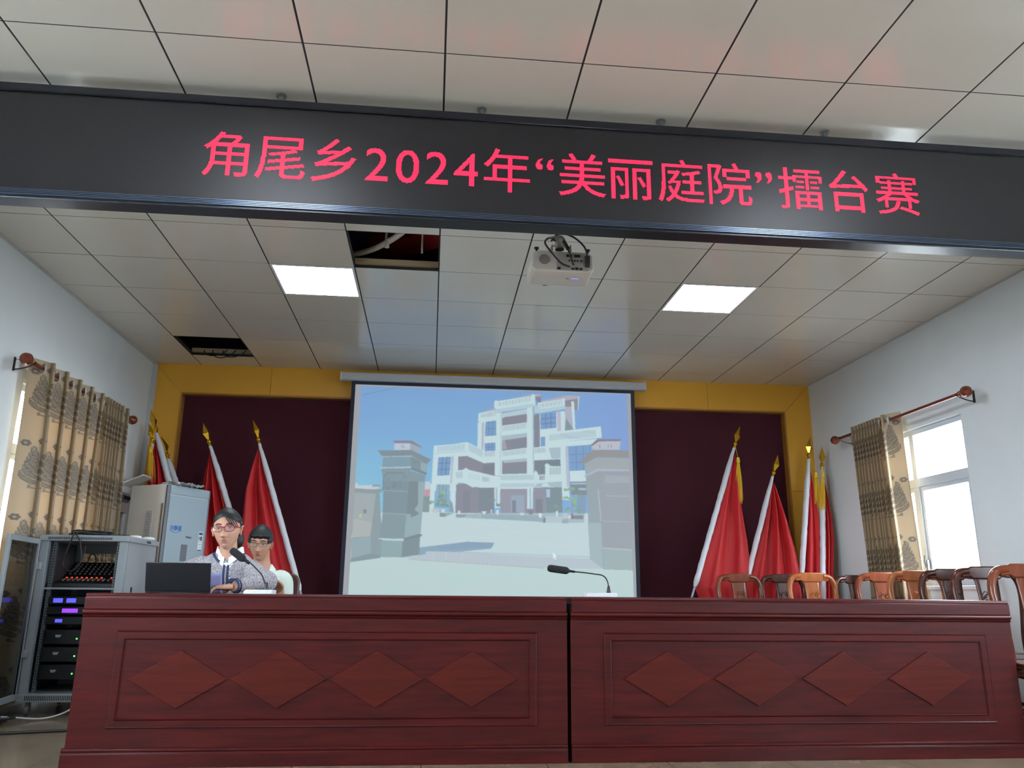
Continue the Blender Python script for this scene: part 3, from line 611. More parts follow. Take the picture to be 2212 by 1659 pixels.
line(QD([(1590, 100)])[0], QD([(1630, 540)])[0], 3, (186, 190, 200)); line(QD([(1690, 195)])[0], QD([(2020, 200)])[0], 2, (184, 188, 196)); line(QD([(1650, 540)])[0], QD([(2030, 550)])[0], 2, (180, 184, 192)); fill(QB([(1750, 1180), (2080, 1190), (2085, 1280), (1740, 1290)]), (162, 170, 180))
# overhead wire, mouse pointer
line(QA([(330, 210)])[0], QA([(560, 160)])[0], 2, (100, 136, 178), .8); line(QA([(560, 160)])[0], QA([(770, 115)])[0], 2, (100, 136, 178), .8)
fill(QD([(970, 965), (1030, 1025), (1005, 1030), (1020, 1060), (1005, 1065), (992, 1035), (978, 1052)]), (236, 240, 242))
# soften
for _ in range(2): pic = (pic + np.roll(pic, 1, 0) + np.roll(pic, -1, 0) + np.roll(pic, 1, 1) + np.roll(pic, -1, 1)) / 5
# white fabric around the projected picture, its room-lit grey painted as glow
def inq(X, Y, q):
    ok = np.ones(X.shape, bool); n = len(q)
    for i in range(n):
        (xa, ya), (xb, yb) = q[i], q[(i + 1) % n]; ok &= (xb - xa) * (Y - ya) - (yb - ya) * (X - xa) >= 0
    return ok
NXg, NZg = 640, 460
fxa, fxb, fza, fzb = at_y(768, 833, yS)[0], at_y(1362, 850, yS)[0], .66, at_y(1060, 840, yS)[2]
gx_, gz_ = np.meshgrid(np.linspace(fxa, fxb, NXg), np.linspace(fza, fzb, NZg))
P3 = np.stack([gx_, np.full_like(gx_, yS), gz_], -1); U_, V_ = project(P3)
Xc, Yc = (U_ - 720) / S_, (V_ - 780) / S_
picq = [(190, 172), (2003, 226), (2052, 1660), (98, 1660)]
ins = inq(Xc, Yc, picq)
ri = np.clip((V_ - 780) / 528 * PH, 0, PH - 1).astype(int); ci = np.clip((U_ - 720) / 700 * PW, 0, PW - 1).astype(int)
colr = pic[ri, ci] / 255
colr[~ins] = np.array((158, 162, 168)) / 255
linc = np.where(colr <= .04045, colr / 12.92, ((colr + .055) / 1.055) ** 2.4)
vs = np.stack([gx_ - .624, np.full_like(gx_, -.0012), gz_], -1).reshape(-1, 3)
idx = np.arange(NXg * NZg).reshape(NZg, NXg)
fs = np.stack([idx[:-1, :-1], idx[:-1, 1:], idx[1:, 1:], idx[1:, :-1]], -1).reshape(-1, 4)
me = bpy.data.meshes.new('projected_picture'); me.from_pydata(vs.tolist(), [], fs.tolist())
ca = me.color_attributes.new('picture', 'FLOAT_COLOR', 'POINT')
ca.data.foreach_set('color', np.concatenate([linc.reshape(-1, 3), np.ones((NXg * NZg, 1))], 1).astype(np.float32).ravel())
def attr_emit(name, attr, strength, base):
    m = bpy.data.materials.new(name); m.use_nodes = True; nt = m.node_tree; N = nt.nodes; L = nt.links; b = N['Principled BSDF']
    a = N.new('ShaderNodeAttribute'); a.attribute_name = attr
    L.new(a.outputs['Color'], b.inputs['Emission Color']); b.inputs['Emission Strength'].default_value = strength
    b.inputs['Base Color'].default_value = (base, base, base, 1); b.inputs['Roughness'].default_value = .9
    return m
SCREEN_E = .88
me.materials.append(attr_emit('projected_light', 'picture', SCREEN_E, .06))  # screen glows by itself in place of the projector's beam
o = bpy.data.objects.new('projected_picture', me); COL.objects.link(o); o.parent = scx

# ================================================================ PROJECTOR
PY = -.8
m_pw = mat('projector_white', (206, 198, 190), .4); m_pk = mat('black_plastic', (22, 22, 26), .45); m_pg = mat('projector_grey', (120, 112, 108), .5)
pc = at_y(1216, 575, PY)
pj = thing('projector', 'white ceiling-hung projector with its cable side facing the hall', 'projector', (pc[0], PY, 0), 0)
zt, zb_ = at_y(1216, 543, PY)[2], at_y(1216, 587, PY)[2]; hw = .172; dp = .26
bd = MB(); RM = Matrix.Rotation(-.02, 4, 'Y')
prof = [(-hw, zb_ + .02), (-hw + .02, zb_), (hw - .02, zb_), (hw, zb_ + .02), (hw - .006, zt - .02), (hw - .03, zt), (-hw + .03, zt), (-hw + .006, zt - .02)]
def loft(mb, secs):
    n = len(secs[0]); vs = [p for s_ in secs for p in s_]; fs = [tuple(range(n - 1, -1, -1)), tuple((len(secs) - 1) * n + j for j in range(n))]
    for i in range(len(secs) - 1):
        for j in range(n): fs.append((i * n + j, i * n + (j + 1) % n, (i + 1) * n + (j + 1) % n, (i + 1) * n + j))
    mb.add(vs, fs)
loft(bd, [[(x * k, y, (z - zt) * k2 + zt) for x, z in prof] for y, k, k2 in ((0, .98, .94), (.012, 1, 1), (.2, 1.02, 1.0), (dp, .97, .8))])
bd.build('body', m_pw, pj, bevel=.006, seg=3)
pp = MB(); x0 = .0 - .0; pp.box(-.035, hw - .035, -.004, .004, zb_ + .008, zt - .008); pp.build('port_panel', mat('port_panel_grey', (168, 162, 158), .5), pj, bevel=.002)
pt = MB()
for a, b in ((.02, .05), (.062, .095)): pt.box(a, b, -.009, 0, zt - .034, zt - .02)
for k, a in enumerate((-.03, .045, .068, .09)): pt.box(a, a + .016, -.008, 0, zb_ + .012, zb_ + .024)
for a in (.035, .05, .065, .08, .1): pt.lathe([(.005, 0), (.005, .006)], 12, Matrix.Translation((a, -.002, zt - .055)) @ Matrix.Rotation(pi / 2, 4, 'X'))
pt.build('ports', m_pk, pj)['kind'] = 'stuff'
MB().box(hw - .052, hw - .025, -.02, .02, zb_ + .03, zt - .025).build('power_plug', m_pk, pj, bevel=.004)
MB().lathe([(.028, 0), (.028, .004)], 28, Matrix.Translation((-hw + .07, -.0005, (zt + zb_) / 2 + .008)) @ Matrix.Rotation(pi / 2, 4, 'X')).build('speaker_grille', m_pg, pj)
for a in (-hw + .03, hw - .03): MB().lathe([(.005, 0), (.005, .018), (.013, .018), (.013, .026)], 16, Matrix.Translation((a, .02, zt - .002))).build('foot', m_pk, pj)
bl = MB(); bl.lathe([(.012, 0), (.012, .002)], 4, Matrix.Translation((.04, .09, zb_ - .002))); bl.build('control_panel', mat('pale_brown_print', (168, 158, 150), .5), pj)
MB().box(.06, .1, .085, .093, zb_ - .002, zb_).build('indicator_light', mat('blue_indicator', (60, 60, 200), .4, emit=(120, 130, 255), estr=1.5), pj)
MB().lathe([(.035, 0), (.035, .02), (.028, .03)], 24, Matrix.Translation((-.06, dp - .004, (zt + zb_) / 2)) @ Matrix.Rotation(-pi / 2, 4, 'X')).build('lens', m_pk, pj)
mt = thing('ceiling_mount', 'white pole and bracket fixing the projector to the ceiling', 'projector mount', (pc[0], PY + .11, 0))
q = MB(); q.lathe([(.02, zt + .075), (.02, ZC)], 20); q.lathe([(.06, ZC - .006), (.06, ZC)], 24); q.build('pole', m_pw, mt)
q = MB(); q.lathe([(.026, zt + .06), (.026, zt + .13)], 20); q.tube([(-.036, 0, zt + .08), (.036, 0, zt + .08)], .006, 8); q.build('joint', mat('mount_joint', (160, 152, 146), .4), mt)
q = MB(); q.box(-.055, .055, -.07, .05, zt + .002, zt + .008); q.box(-.055, -.048, -.07, .05, zt, zt + .06); q.box(.048, .055, -.07, .05, zt, zt + .06); q.box(-.055, .055, .04, .05, zt, zt + .06); q.build('bracket', mat('mount_grey', (120, 112, 104), .5), mt, bevel=.002)
cbl = MB(); zc0 = zt + .06
cbl.tube(catmull([(.0, .05, zt + .2), (-.01, .02, zt + .12), (-.06, -.04, zt + .11), (-.095, -.09, zt + .06), (-.08, -.13, zt + .0), (-.02, -.14, zb_ + .04), (.035, -.128, zb_ + .022)], 8), .0055, 8)
cbl.tube(catmull([(.02, .05, zt + .2), (-.05, -.02, zt + .1), (-.02, -.12, zt + .1), (.05, -.14, zt + .075), (.11, -.145, zt + .02), (hw - .04, -.135, zt - .035)], 8), .0055, 8)
cbl.tube(catmull([(-.07, -.07, zt + .095), (-.01, -.13, zt + .075), (.02, -.14, zt + .01), (.045, -.14, zb_ + .05), (.055, -.13, zb_ + .03)], 8), .0055, 8)
cbl.tube([(.0, -.135, zt + .05), (.025, -.14, zt + .0)], .011, 10)
oc = cbl.build('cable', m_pk, pj); oc.location = (0, .11, 0)

# ================================================================ DESKS
def wood(name, c1, c2, rough=.36, sc=(1.2, 14, 14), coat=.08, ns=2.2):
    if name in MATS: return MATS[name]
    m = bpy.data.materials.new(name); m.use_nodes = True; nt = m.node_tree; N = nt.nodes; L = nt.links; b = N['Principled BSDF']
    tc = N.new('ShaderNodeTexCoord'); mp = N.new('ShaderNodeMapping'); mp.inputs['Scale'].default_value = sc; L.new(tc.outputs['Object'], mp.inputs[0])
    n = N.new('ShaderNodeTexNoise'); n.inputs['Scale'].default_value = ns; n.inputs['Detail'].default_value = 7; n.inputs['Distortion'].default_value = 1.1; L.new(mp.outputs[0], n.inputs['Vector'])
    r = N.new('ShaderNodeValToRGB'); r.color_ramp.elements[0].position = .32; r.color_ramp.elements[1].position = .68
    r.color_ramp.elements[0].color = lin(c2) + (1,); r.color_ramp.elements[1].color = lin(c1) + (1,)
    L.new(n.outputs['Fac'], r.inputs[0]); L.new(r.outputs[0], b.inputs['Base Color'])
    b.inputs['Roughness'].default_value = rough; b.inputs['Specular IOR Level'].default_value = .18; b.inputs['Coat Weight'].default_value = coat; b.inputs['Coat Roughness'].default_value = .15
    MATS[name] = m; return m
m_mah = wood('mahogany', (72, 17, 16), (50, 11, 12))
m_mah2 = wood('mahogany_diamond', (78, 22, 15), (62, 16, 12), rough=.34)
TT = .779
def desk(x0, x1, label, el, er):
    L_ = x1 - x0; cx = (x0 + x1) / 2; h = L_ / 2
    t = thing('conference_desk', label, 'desk', (cx, -.6, 0))
    tp = MB()
    prof = [(-.016, TT - .006), (-.012, TT), (.54, TT), (.54, TT - .03), (.010, TT - .03), (.010, TT - .078), (-.014, TT - .078), (-.019, TT - .072), (-.019, TT - .020), (-.0135, TT - .0165), (-.0135, TT - .0135), (-.017, TT - .0115)]
    tp.prism(prof, -h + .006, h - .006, 'x'); tp.build('desktop', m_mah, t, bevel=.0015, weld=False)
    md = MB(); prof = [(.0, TT - .112), (-.006, TT - .108), (-.009, TT - .102), (-.004, TT - .098), (-.014, TT - .094), (-.017, TT - .086), (-.013, TT - .0775), (.010, TT - .0775), (.010, TT - .112)]
    md.prism(prof, -h, h, 'x'); md.build('moulding', m_mah, t, ang=.9)
    for s, e in ((-1, 'l'), (1, 'r')):
        sp = MB(); a, b = sorted((s * h, s * (h - .022))); sp.box(a, b, .002, .52, .0, TT - .03); sp.build('side_panel', m_mah, t, bevel=.002)
    fp = MB(); z0, z1 = .085, TT - .1
    px0, px1, pz0, pz1 = -h + .172, h - .155, .172, .603
    w = .036
    fp.box(-h, h, 0, .018, z0, z1)
    fp.build('front_panel', m_mah, t)
    fr = MB()                                            # raised frame with bevelled edges
    def ring(a, b, y0, y1):
        (ax0, ax1, az0, az1), (bx0_, bx1_, bz0, bz1) = a, b
        va = [(ax0, y0, az0), (ax1, y0, az0), (ax1, y0, az1), (ax0, y0, az1)]; vb = [(bx0_, y1, bz0), (bx1_, y1, bz0), (bx1_, y1, bz1), (bx0_, y1, bz1)]
        fr.add(va + vb, [(k, (k + 1) % 4, 4 + (k + 1) % 4, 4 + k) for k in range(4)])
    O = lambda d: (px0 + d, px1 - d, pz0 + d, pz1 - d)
    ring(O(-.004), O(0), .001, -.007); ring(O(0), O(.004), -.007, -.004); ring(O(.004), O(w - .005), -.004, -.004); ring(O(w - .005), O(w - .001), -.004, -.008); ring(O(w - .001), O(w + .003), -.008, .001)
    fr.build('panel_frame', m_mah, t)
    for k in range(4):
        c = (k - 1.5) * .4660; hx, hz = .229, .132; zc = .386
        d = MB(); R4 = [(1, 0), (0, 1), (-1, 0), (0, -1)]
        lv = [(1.0, 0.001), (1.0, -.004), (.985, -.0075), (.96, -.0075)]
        vs = [(c + a * hx * s_, y, zc + b_ * hz * s_) for s_, y in lv for a, b_ in R4]
        d.add(vs, [(l * 4 + j, l * 4 + (j + 1) % 4, l * 4 + 4 + (j + 1) % 4, l * 4 + 4 + j) for l in range(3) for j in range(4)] + [(12, 13, 14, 15)])
        d.build('diamond_panel', m_mah2, t, ang=.1)
    pl = MB(); prof = [(-.012, 0), (-.012, .060), (-.007, .064), (-.007, .068), (-.011, .072), (-.011, .080), (-.004, .085), (.018, .085), (.018, 0)]
    pl.prism(prof, -h - el, h + er, 'x'); pl.build('plinth', m_mah, t, bevel=.001, weld=False)
    return t
desk(-1.638, .711, 'left dark red wooden desk with four diamond panels, laptop and woman behind it', .012, -.001)
desk(.729, 3.118, 'right dark red wooden desk with four diamond panels, empty top in front of carved chairs', -.001, .012)

# ================================================================ DESK ITEMS
YD = -.38
def P(u, v, y=YD): return tuple(at_y(u, v, y))
# laptop
lp_ = thing('laptop', 'open black laptop on the left desk, its lid back towards the hall', 'laptop', (-1.30, -.30, TT), .10)
th = .34
MB().box(-.162, .162, 0, .225, .002, .016).build('base', m_pk, lp_, bevel=.004)
lm = Matrix.Translation((0, -.004, .012)) @ Matrix.Rotation(th, 4, 'X')
MB().box(-.161, .161, -.006, .0, .0, .153, lm).build('lid', mat('matte_black_lid', (16, 18, 22), .5), lp_, bevel=.003)
MB().box(-.154, .154, .0005, .001, .01, .145, lm).build('display', mat('laptop_display', (20, 22, 30), .2, emit=(150, 170, 200), estr=.5), lp_)
MB().box(-.14, .14, .03, .13, .016, .018).build('keyboard', mat('dark_keys', (35, 35, 40), .6), lp_)
# folded papers
pa = P(447, 1238, -.24); pb = P(476, 1241, -.24)
m_pap = mat('lavender_paper', (150, 152, 200), .8)
pp_ = MB()
for k in range(4): pp_.grid(lambda u, v, k=k: (-.004 * k + u * (pb[0] - pa[0]) , .012 * k + .012 * math.sin(u * 2 + k) + .05 * (1 - v), v * (pa[2] - TT - .004) * (1 - .01 * k)), 6, 6)
o = tag(pp_.build('paper_sheets', m_pap, solid=.0008), 'pale lavender sheets of paper held upright beside the laptop', 'paper'); o.location = (pa[0] + .012, -.27, TT + .001)
# microphones
m_mic = mat('black_foam', (20, 20, 24), .85, bump=.4, bscale=400); m_base = mat('mic_base_grey', (205, 206, 208), .4)
def mic(label, u0, u1, ub, path, head0, head1, y):
    a, b = P(u0, 1280, y)[0], P(u1, 1280, y)[0]; t = thing('gooseneck_microphone', label, 'microphone', ((a + b) / 2, y, TT)); cx = (a + b) / 2; w = (b - a) / 2
    bs = MB(); bs.prism([(-w, .0), (w, .0), (w, .022), (-w + .012, .022), (-w, .012)], -.06, .06, 'y'); bs.build('base', m_base, t, bevel=.003)
    Lc = lambda p: (p[0] - cx, 0, p[2] - TT)
    pts = [Lc(P(u, v, y)) for u, v in path]; pts = catmull(pts, 8)
    n = MB(); n.tube(pts, .0036, 10); n.build('gooseneck', m_pk, t)
    n = MB(); p0 = pts[0]; n.lathe([(.013, .018), (.012, .03), (.007, .055), (.0045, .06)], 16, Matrix.Translation((p0[0], 0, 0))); n.build('socket', m_pk, t)
    h0, h1 = Vector(Lc(P(*head0, y))), Vector(Lc(P(*head1, y))); d = h1 - h0; Lh = d.length
    Mh = Matrix.Translation(h0) @ d.to_track_quat('Z', 'Y').to_matrix().to_4x4()
    hb = MB(); hb.lathe([(.006, -.04), (.007, -.012), (.013, -.005), (.0185, .003), (.0195, .012), (.0195, Lh - .018), (.017, Lh - .006), (.011, Lh), (.004, Lh + .001)], 20, Mh); hb.build('foam_head', m_mic, t)
    return t
mic('gooseneck microphone curving up in front of the woman in the tweed jacket', 531, 592, 575, [(575, 1272), (573, 1262), (566, 1243), (556, 1231), (543, 1218), (530, 1207)], (526, 1208), (499, 1187), -.40)
mic('gooseneck microphone bent low near the gap between the two desks', 1262, 1328, 1315, [(1315, 1272), (1313, 1258), (1307, 1247), (1298, 1242), (1284, 1240), (1262, 1237), (1240, 1235)], (1226, 1233), (1183, 1227), -.40)

# ================================================================ CURTAINS
m_rod = mat('red_brown_rod', (112, 52, 38), .3, metal=.3, coat=.4); m_knob = mat('copper_knob', (126, 64, 44), .25, metal=.5)
m_ring = mat('silver_grommet', (200, 204, 208), .3, metal=.5)
# leaf-scroll motif, raster 200 wide x 300 high, value 0..1
MW, MH = 200, 300
motif = np.zeros((MH, MW)); my, mx_ = np.mgrid[0:MH, 0:MW].astype(float)
def dab(x, y, r, v=1.0):
    x0, x1, y0, y1 = max(int(x - r - 1), 0), min(int(x + r + 2), MW), max(int(y - r - 1), 0), min(int(y + r + 2), MH)
    if x1 <= x0 or y1 <= y0: return
    d = np.hypot(mx_[y0:y1, x0:x1] - x, my[y0:y1, x0:x1] - y); s = motif[y0:y1, x0:x1]; a = np.clip(r + .5 - d, 0, 1); s[:] = s * (1 - a) + v * a
def leaf(x0, y0, a0, curl, ln, w):
    for pas, (ww, v) in enumerate(((1.0, .92), (.5, .45), (.16, .95))):
        x, y, a = x0, y0, a0
        for i in range(60):
            t = i / 59; a2 = a + curl * t * t; x += math.cos(a2) * ln / 60; y -= math.sin(a2) * ln / 60
            dab(x, y, max(.4, ww * w * math.sin(pi * min(1, .15 + t * .85)) ** .7), v)
for k in range(6): leaf(138 - k * 4, 270 - k * 29, math.radians(165 - k * 9), -1.5 + .08 * k, 108 - k * 8, 12)
for k in range(4): leaf(142 - k * 3, 250 - k * 36, math.radians(22 + k * 8), 1.2, 50 - k * 3, 9)
leaf(142, 292, math.radians(97), .25, 190, 6); leaf(150, 296, math.radians(200), -2.6, 70, 8)
for (x, y) in ((130, 34), (72, 52)):
    for q in range(6): dab(x + 12 * math.cos(q * pi / 3), y + 12 * math.sin(q * pi / 3), 7, .95)
    dab(x, y, 6, .2)
def curtain_mat():
    m = bpy.data.materials.new('damask_curtain'); m.use_nodes = True; nt = m.node_tree; N = nt.nodes; L = nt.links; b = N['Principled BSDF']
    a = N.new('ShaderNodeAttribute'); a.attribute_name = 'leaf_scroll'
    mx = N.new('ShaderNodeMix'); mx.data_type = 'RGBA'; L.new(a.outputs['Fac'], mx.inputs[0])
    mx.inputs[6].default_value = lin((178, 156, 124)) + (1,); mx.inputs[7].default_value = lin((92, 80, 66)) + (1,)
    L.new(mx.outputs[2], b.inputs['Base Color']); b.inputs['Roughness'].default_value = .36; b.inputs['Sheen Weight'].default_value = .3
    tl = N.new('ShaderNodeBsdfTranslucent'); L.new(mx.outputs[2], tl.inputs[0]); ms = N.new('ShaderNodeMixShader'); ms.inputs[0].default_value = .3
    out = N['Material Output']; L.new(b.outputs[0], ms.inputs[1]); L.new(tl.outputs[0], ms.inputs[2]); L.new(ms.outputs[0], out.inputs[0])
    return m
m_curt = curtain_mat()
def curtain(name_label, rod_label, xw, sgn, y0, y1, folds, ztop, zbot, drift, knob_y):
    """xw: rod x; sgn: +1 when the room is toward +x. folds: list of fold edges along y from near to far."""
    NR, NC = 480, 60
    ncol = (len(folds) - 1) * NC
    rows = []; pat = []
    rr = random.Random(5 + int(sgn))
    ph = [rr.uniform(-.02, .02) for _ in folds]
    TT_ = np.linspace(0, 1, 81); arc = []                 # cloth length along each fold, 0..1
    for k in range(len(folds) - 1):
        w = folds[k + 1] - folds[k]; am = .062 * min(1, .55 + w / .22)
        ay = w * (TT_ - .085 * np.sin(4 * pi * TT_)) + .10 * w * np.sin(2 * pi * TT_); axx = -am * np.cos(2 * pi * TT_)
        sl_ = np.concatenate([[0], np.cumsum(np.hypot(np.diff(ay), np.diff(axx)))]); arc.append(sl_ / sl_[-1])
    for j in range(NR + 1):
        v = j / NR; z = ztop + (zbot - ztop) * v; row = []
        for i in range(ncol + 1):
            f = i / NC; k = min(int(f), len(folds) - 2); t = f - k
            w = folds[k + 1] - folds[k]
            amp = .062 * min(1, .55 + w / .22) * (1 + .25 * v)
            yy_ = folds[k] + w * (t - .085 * math.sin(4 * pi * t)) + drift(v) + .10 * w * math.sin(2 * pi * t)
            xx_ = xw + sgn * (-amp * math.cos(2 * pi * t) + ph[k] * v * math.sin(pi * t) * 2 + .008 * math.sin(9 * v + k * 2.1) * v)
            yy_ += .012 * math.sin(5 * v + k * 1.7) * v
            row.append((xx_, yy_, z + .006 * math.cos(2 * pi * t) * (v < .02)))
            U = (.5 + np.interp(t, TT_, arc[k]) - .27) % 1.0
            V = (ztop - z - .02) % .50 / .50
            px = int(U * (MW - 1)); py = int((V * 1.35) * (MH - 1))
            pat.append(motif[py, px] if py < MH else 0.0)
        rows += row
    me = bpy.data.meshes.new('drape'); W = ncol + 1
    fs = [(j * W + i, j * W + i + 1, (j + 1) * W + i + 1, (j + 1) * W + i) for j in range(NR) for i in range(ncol)]
    root = thing('curtain', name_label, 'curtain', (xw, (y0 + y1) / 2, 0)); cx, cy = xw, (y0 + y1) / 2
    me.from_pydata([(x - cx, y - cy, z) for x, y, z in rows], [], fs)
    at = me.attributes.new('leaf_scroll', 'FLOAT', 'POINT'); at.data.foreach_set('value', np.array(pat, np.float32))
    me.materials.append(m_curt); me.polygons.foreach_set('use_smooth', [True] * len(fs))
    o = bpy.data.objects.new('drape', me); COL.objects.link(o); o.parent = root
    md = o.modifiers.new('solid', 'SOLIDIFY'); md.thickness = .0025; md.offset = 0
    for k in range(len(folds) - 1):                     # grommets on the fold flanks
        w = folds[k + 1] - folds[k]
        for t in ((.25, .75) if w > .12 else (.25,)):
            y = folds[k] + w * t + .35 * w * math.sin(2 * pi * t) * .35
            Mx = Matrix.Translation((0, y - cy, ztop - .055)) @ Matrix.Rotation((-.75 if t < .5 else .75) * sgn, 4, 'Z') @ Matrix.Rotation(pi / 2, 4, 'X')
            g_ = MB(); pts = [Mx @ Vector((.030 * math.cos(q * pi / 10), .030 * math.sin(q * pi / 10), 0)) for q in range(20)]
            g_.tube(pts, .0085, 8, closed=True, flat=.6); g_.build('grommet', m_ring, root)
    rod = thing('curtain_rod', rod_label, 'curtain rod', (xw, (knob_y[0] + knob_y[1]) / 2, ztop - .055)); ry = (knob_y[0] + knob_y[1]) / 2
    MB().tube([(0, knob_y[0] - ry, 0), (0, knob_y[1] - ry, 0)], .0135, 16).build('rod', m_rod, rod)
    for e, yk in ((-1, knob_y[0]), (1, knob_y[1])):
        Mk = Matrix.Translation((0, yk - ry, 0)) @ Matrix.Rotation(-e * pi / 2, 4, 'X')
        MB().lathe([(.014, -.05), (.02, -.045), (.02, -.035), (.015, -.028), (.022, -.018), (.016, -.008), (.02, -.002), (.036, .012), (.043, .035), (.036, .058), (.018, .07), (.003, .074)], 24, Mk).build('finial', m_knob, rod)
        b = MB(); wx = XL if sgn > 0 else XR; d = wx - xw; yb_ = yk - ry - e * .06
        b.box(*sorted((d, d + sgn * .006)), yb_ - .01, yb_ + .01, -.06, .035); b.tube(bez((d, yb_, -.05), (d * .6, yb_, -.05), (d * .2, yb_, -.03), (0, yb_, -.014), 8), .005, 8); b.tube([(0, yb_, -.016), (sgn * .016, yb_, -.008), (sgn * .018, yb_, .006)], .005, 8)
        b.tube([(d, yb_, .02), (d * .5, yb_, .02)], .002, 6)
        b.build('rod_bracket', mat('dark_bracket', (60, 48, 44), .4, metal=.5), rod)
    return root
fl = [.83, 1.05, 1.28, 1.50, 1.72, 1.92, 1.99, 2.05, 2.11, 2.17, 2.23, 2.31, 2.44]
curtain('tan damask curtain drawn across the left window behind the equipment rack', 'red-brown curtain rod with copper ball ends on the left wall', -2.74, 1, .83, 2.44, fl, 2.345, .08, lambda v: .10 * v, (.70, 2.60))
fr_ = [1.60, 1.80] + [1.80 + .049 * k for k in range(1, 9)] + [2.26]
curtain('grey-gold damask curtain bunched beside the right window', 'red-brown curtain rod with copper ball ends above the right window', 3.97, -1, 1.60, 2.26, fr_, 2.345, .08, lambda v: -.06 * v, (.68, 2.60))

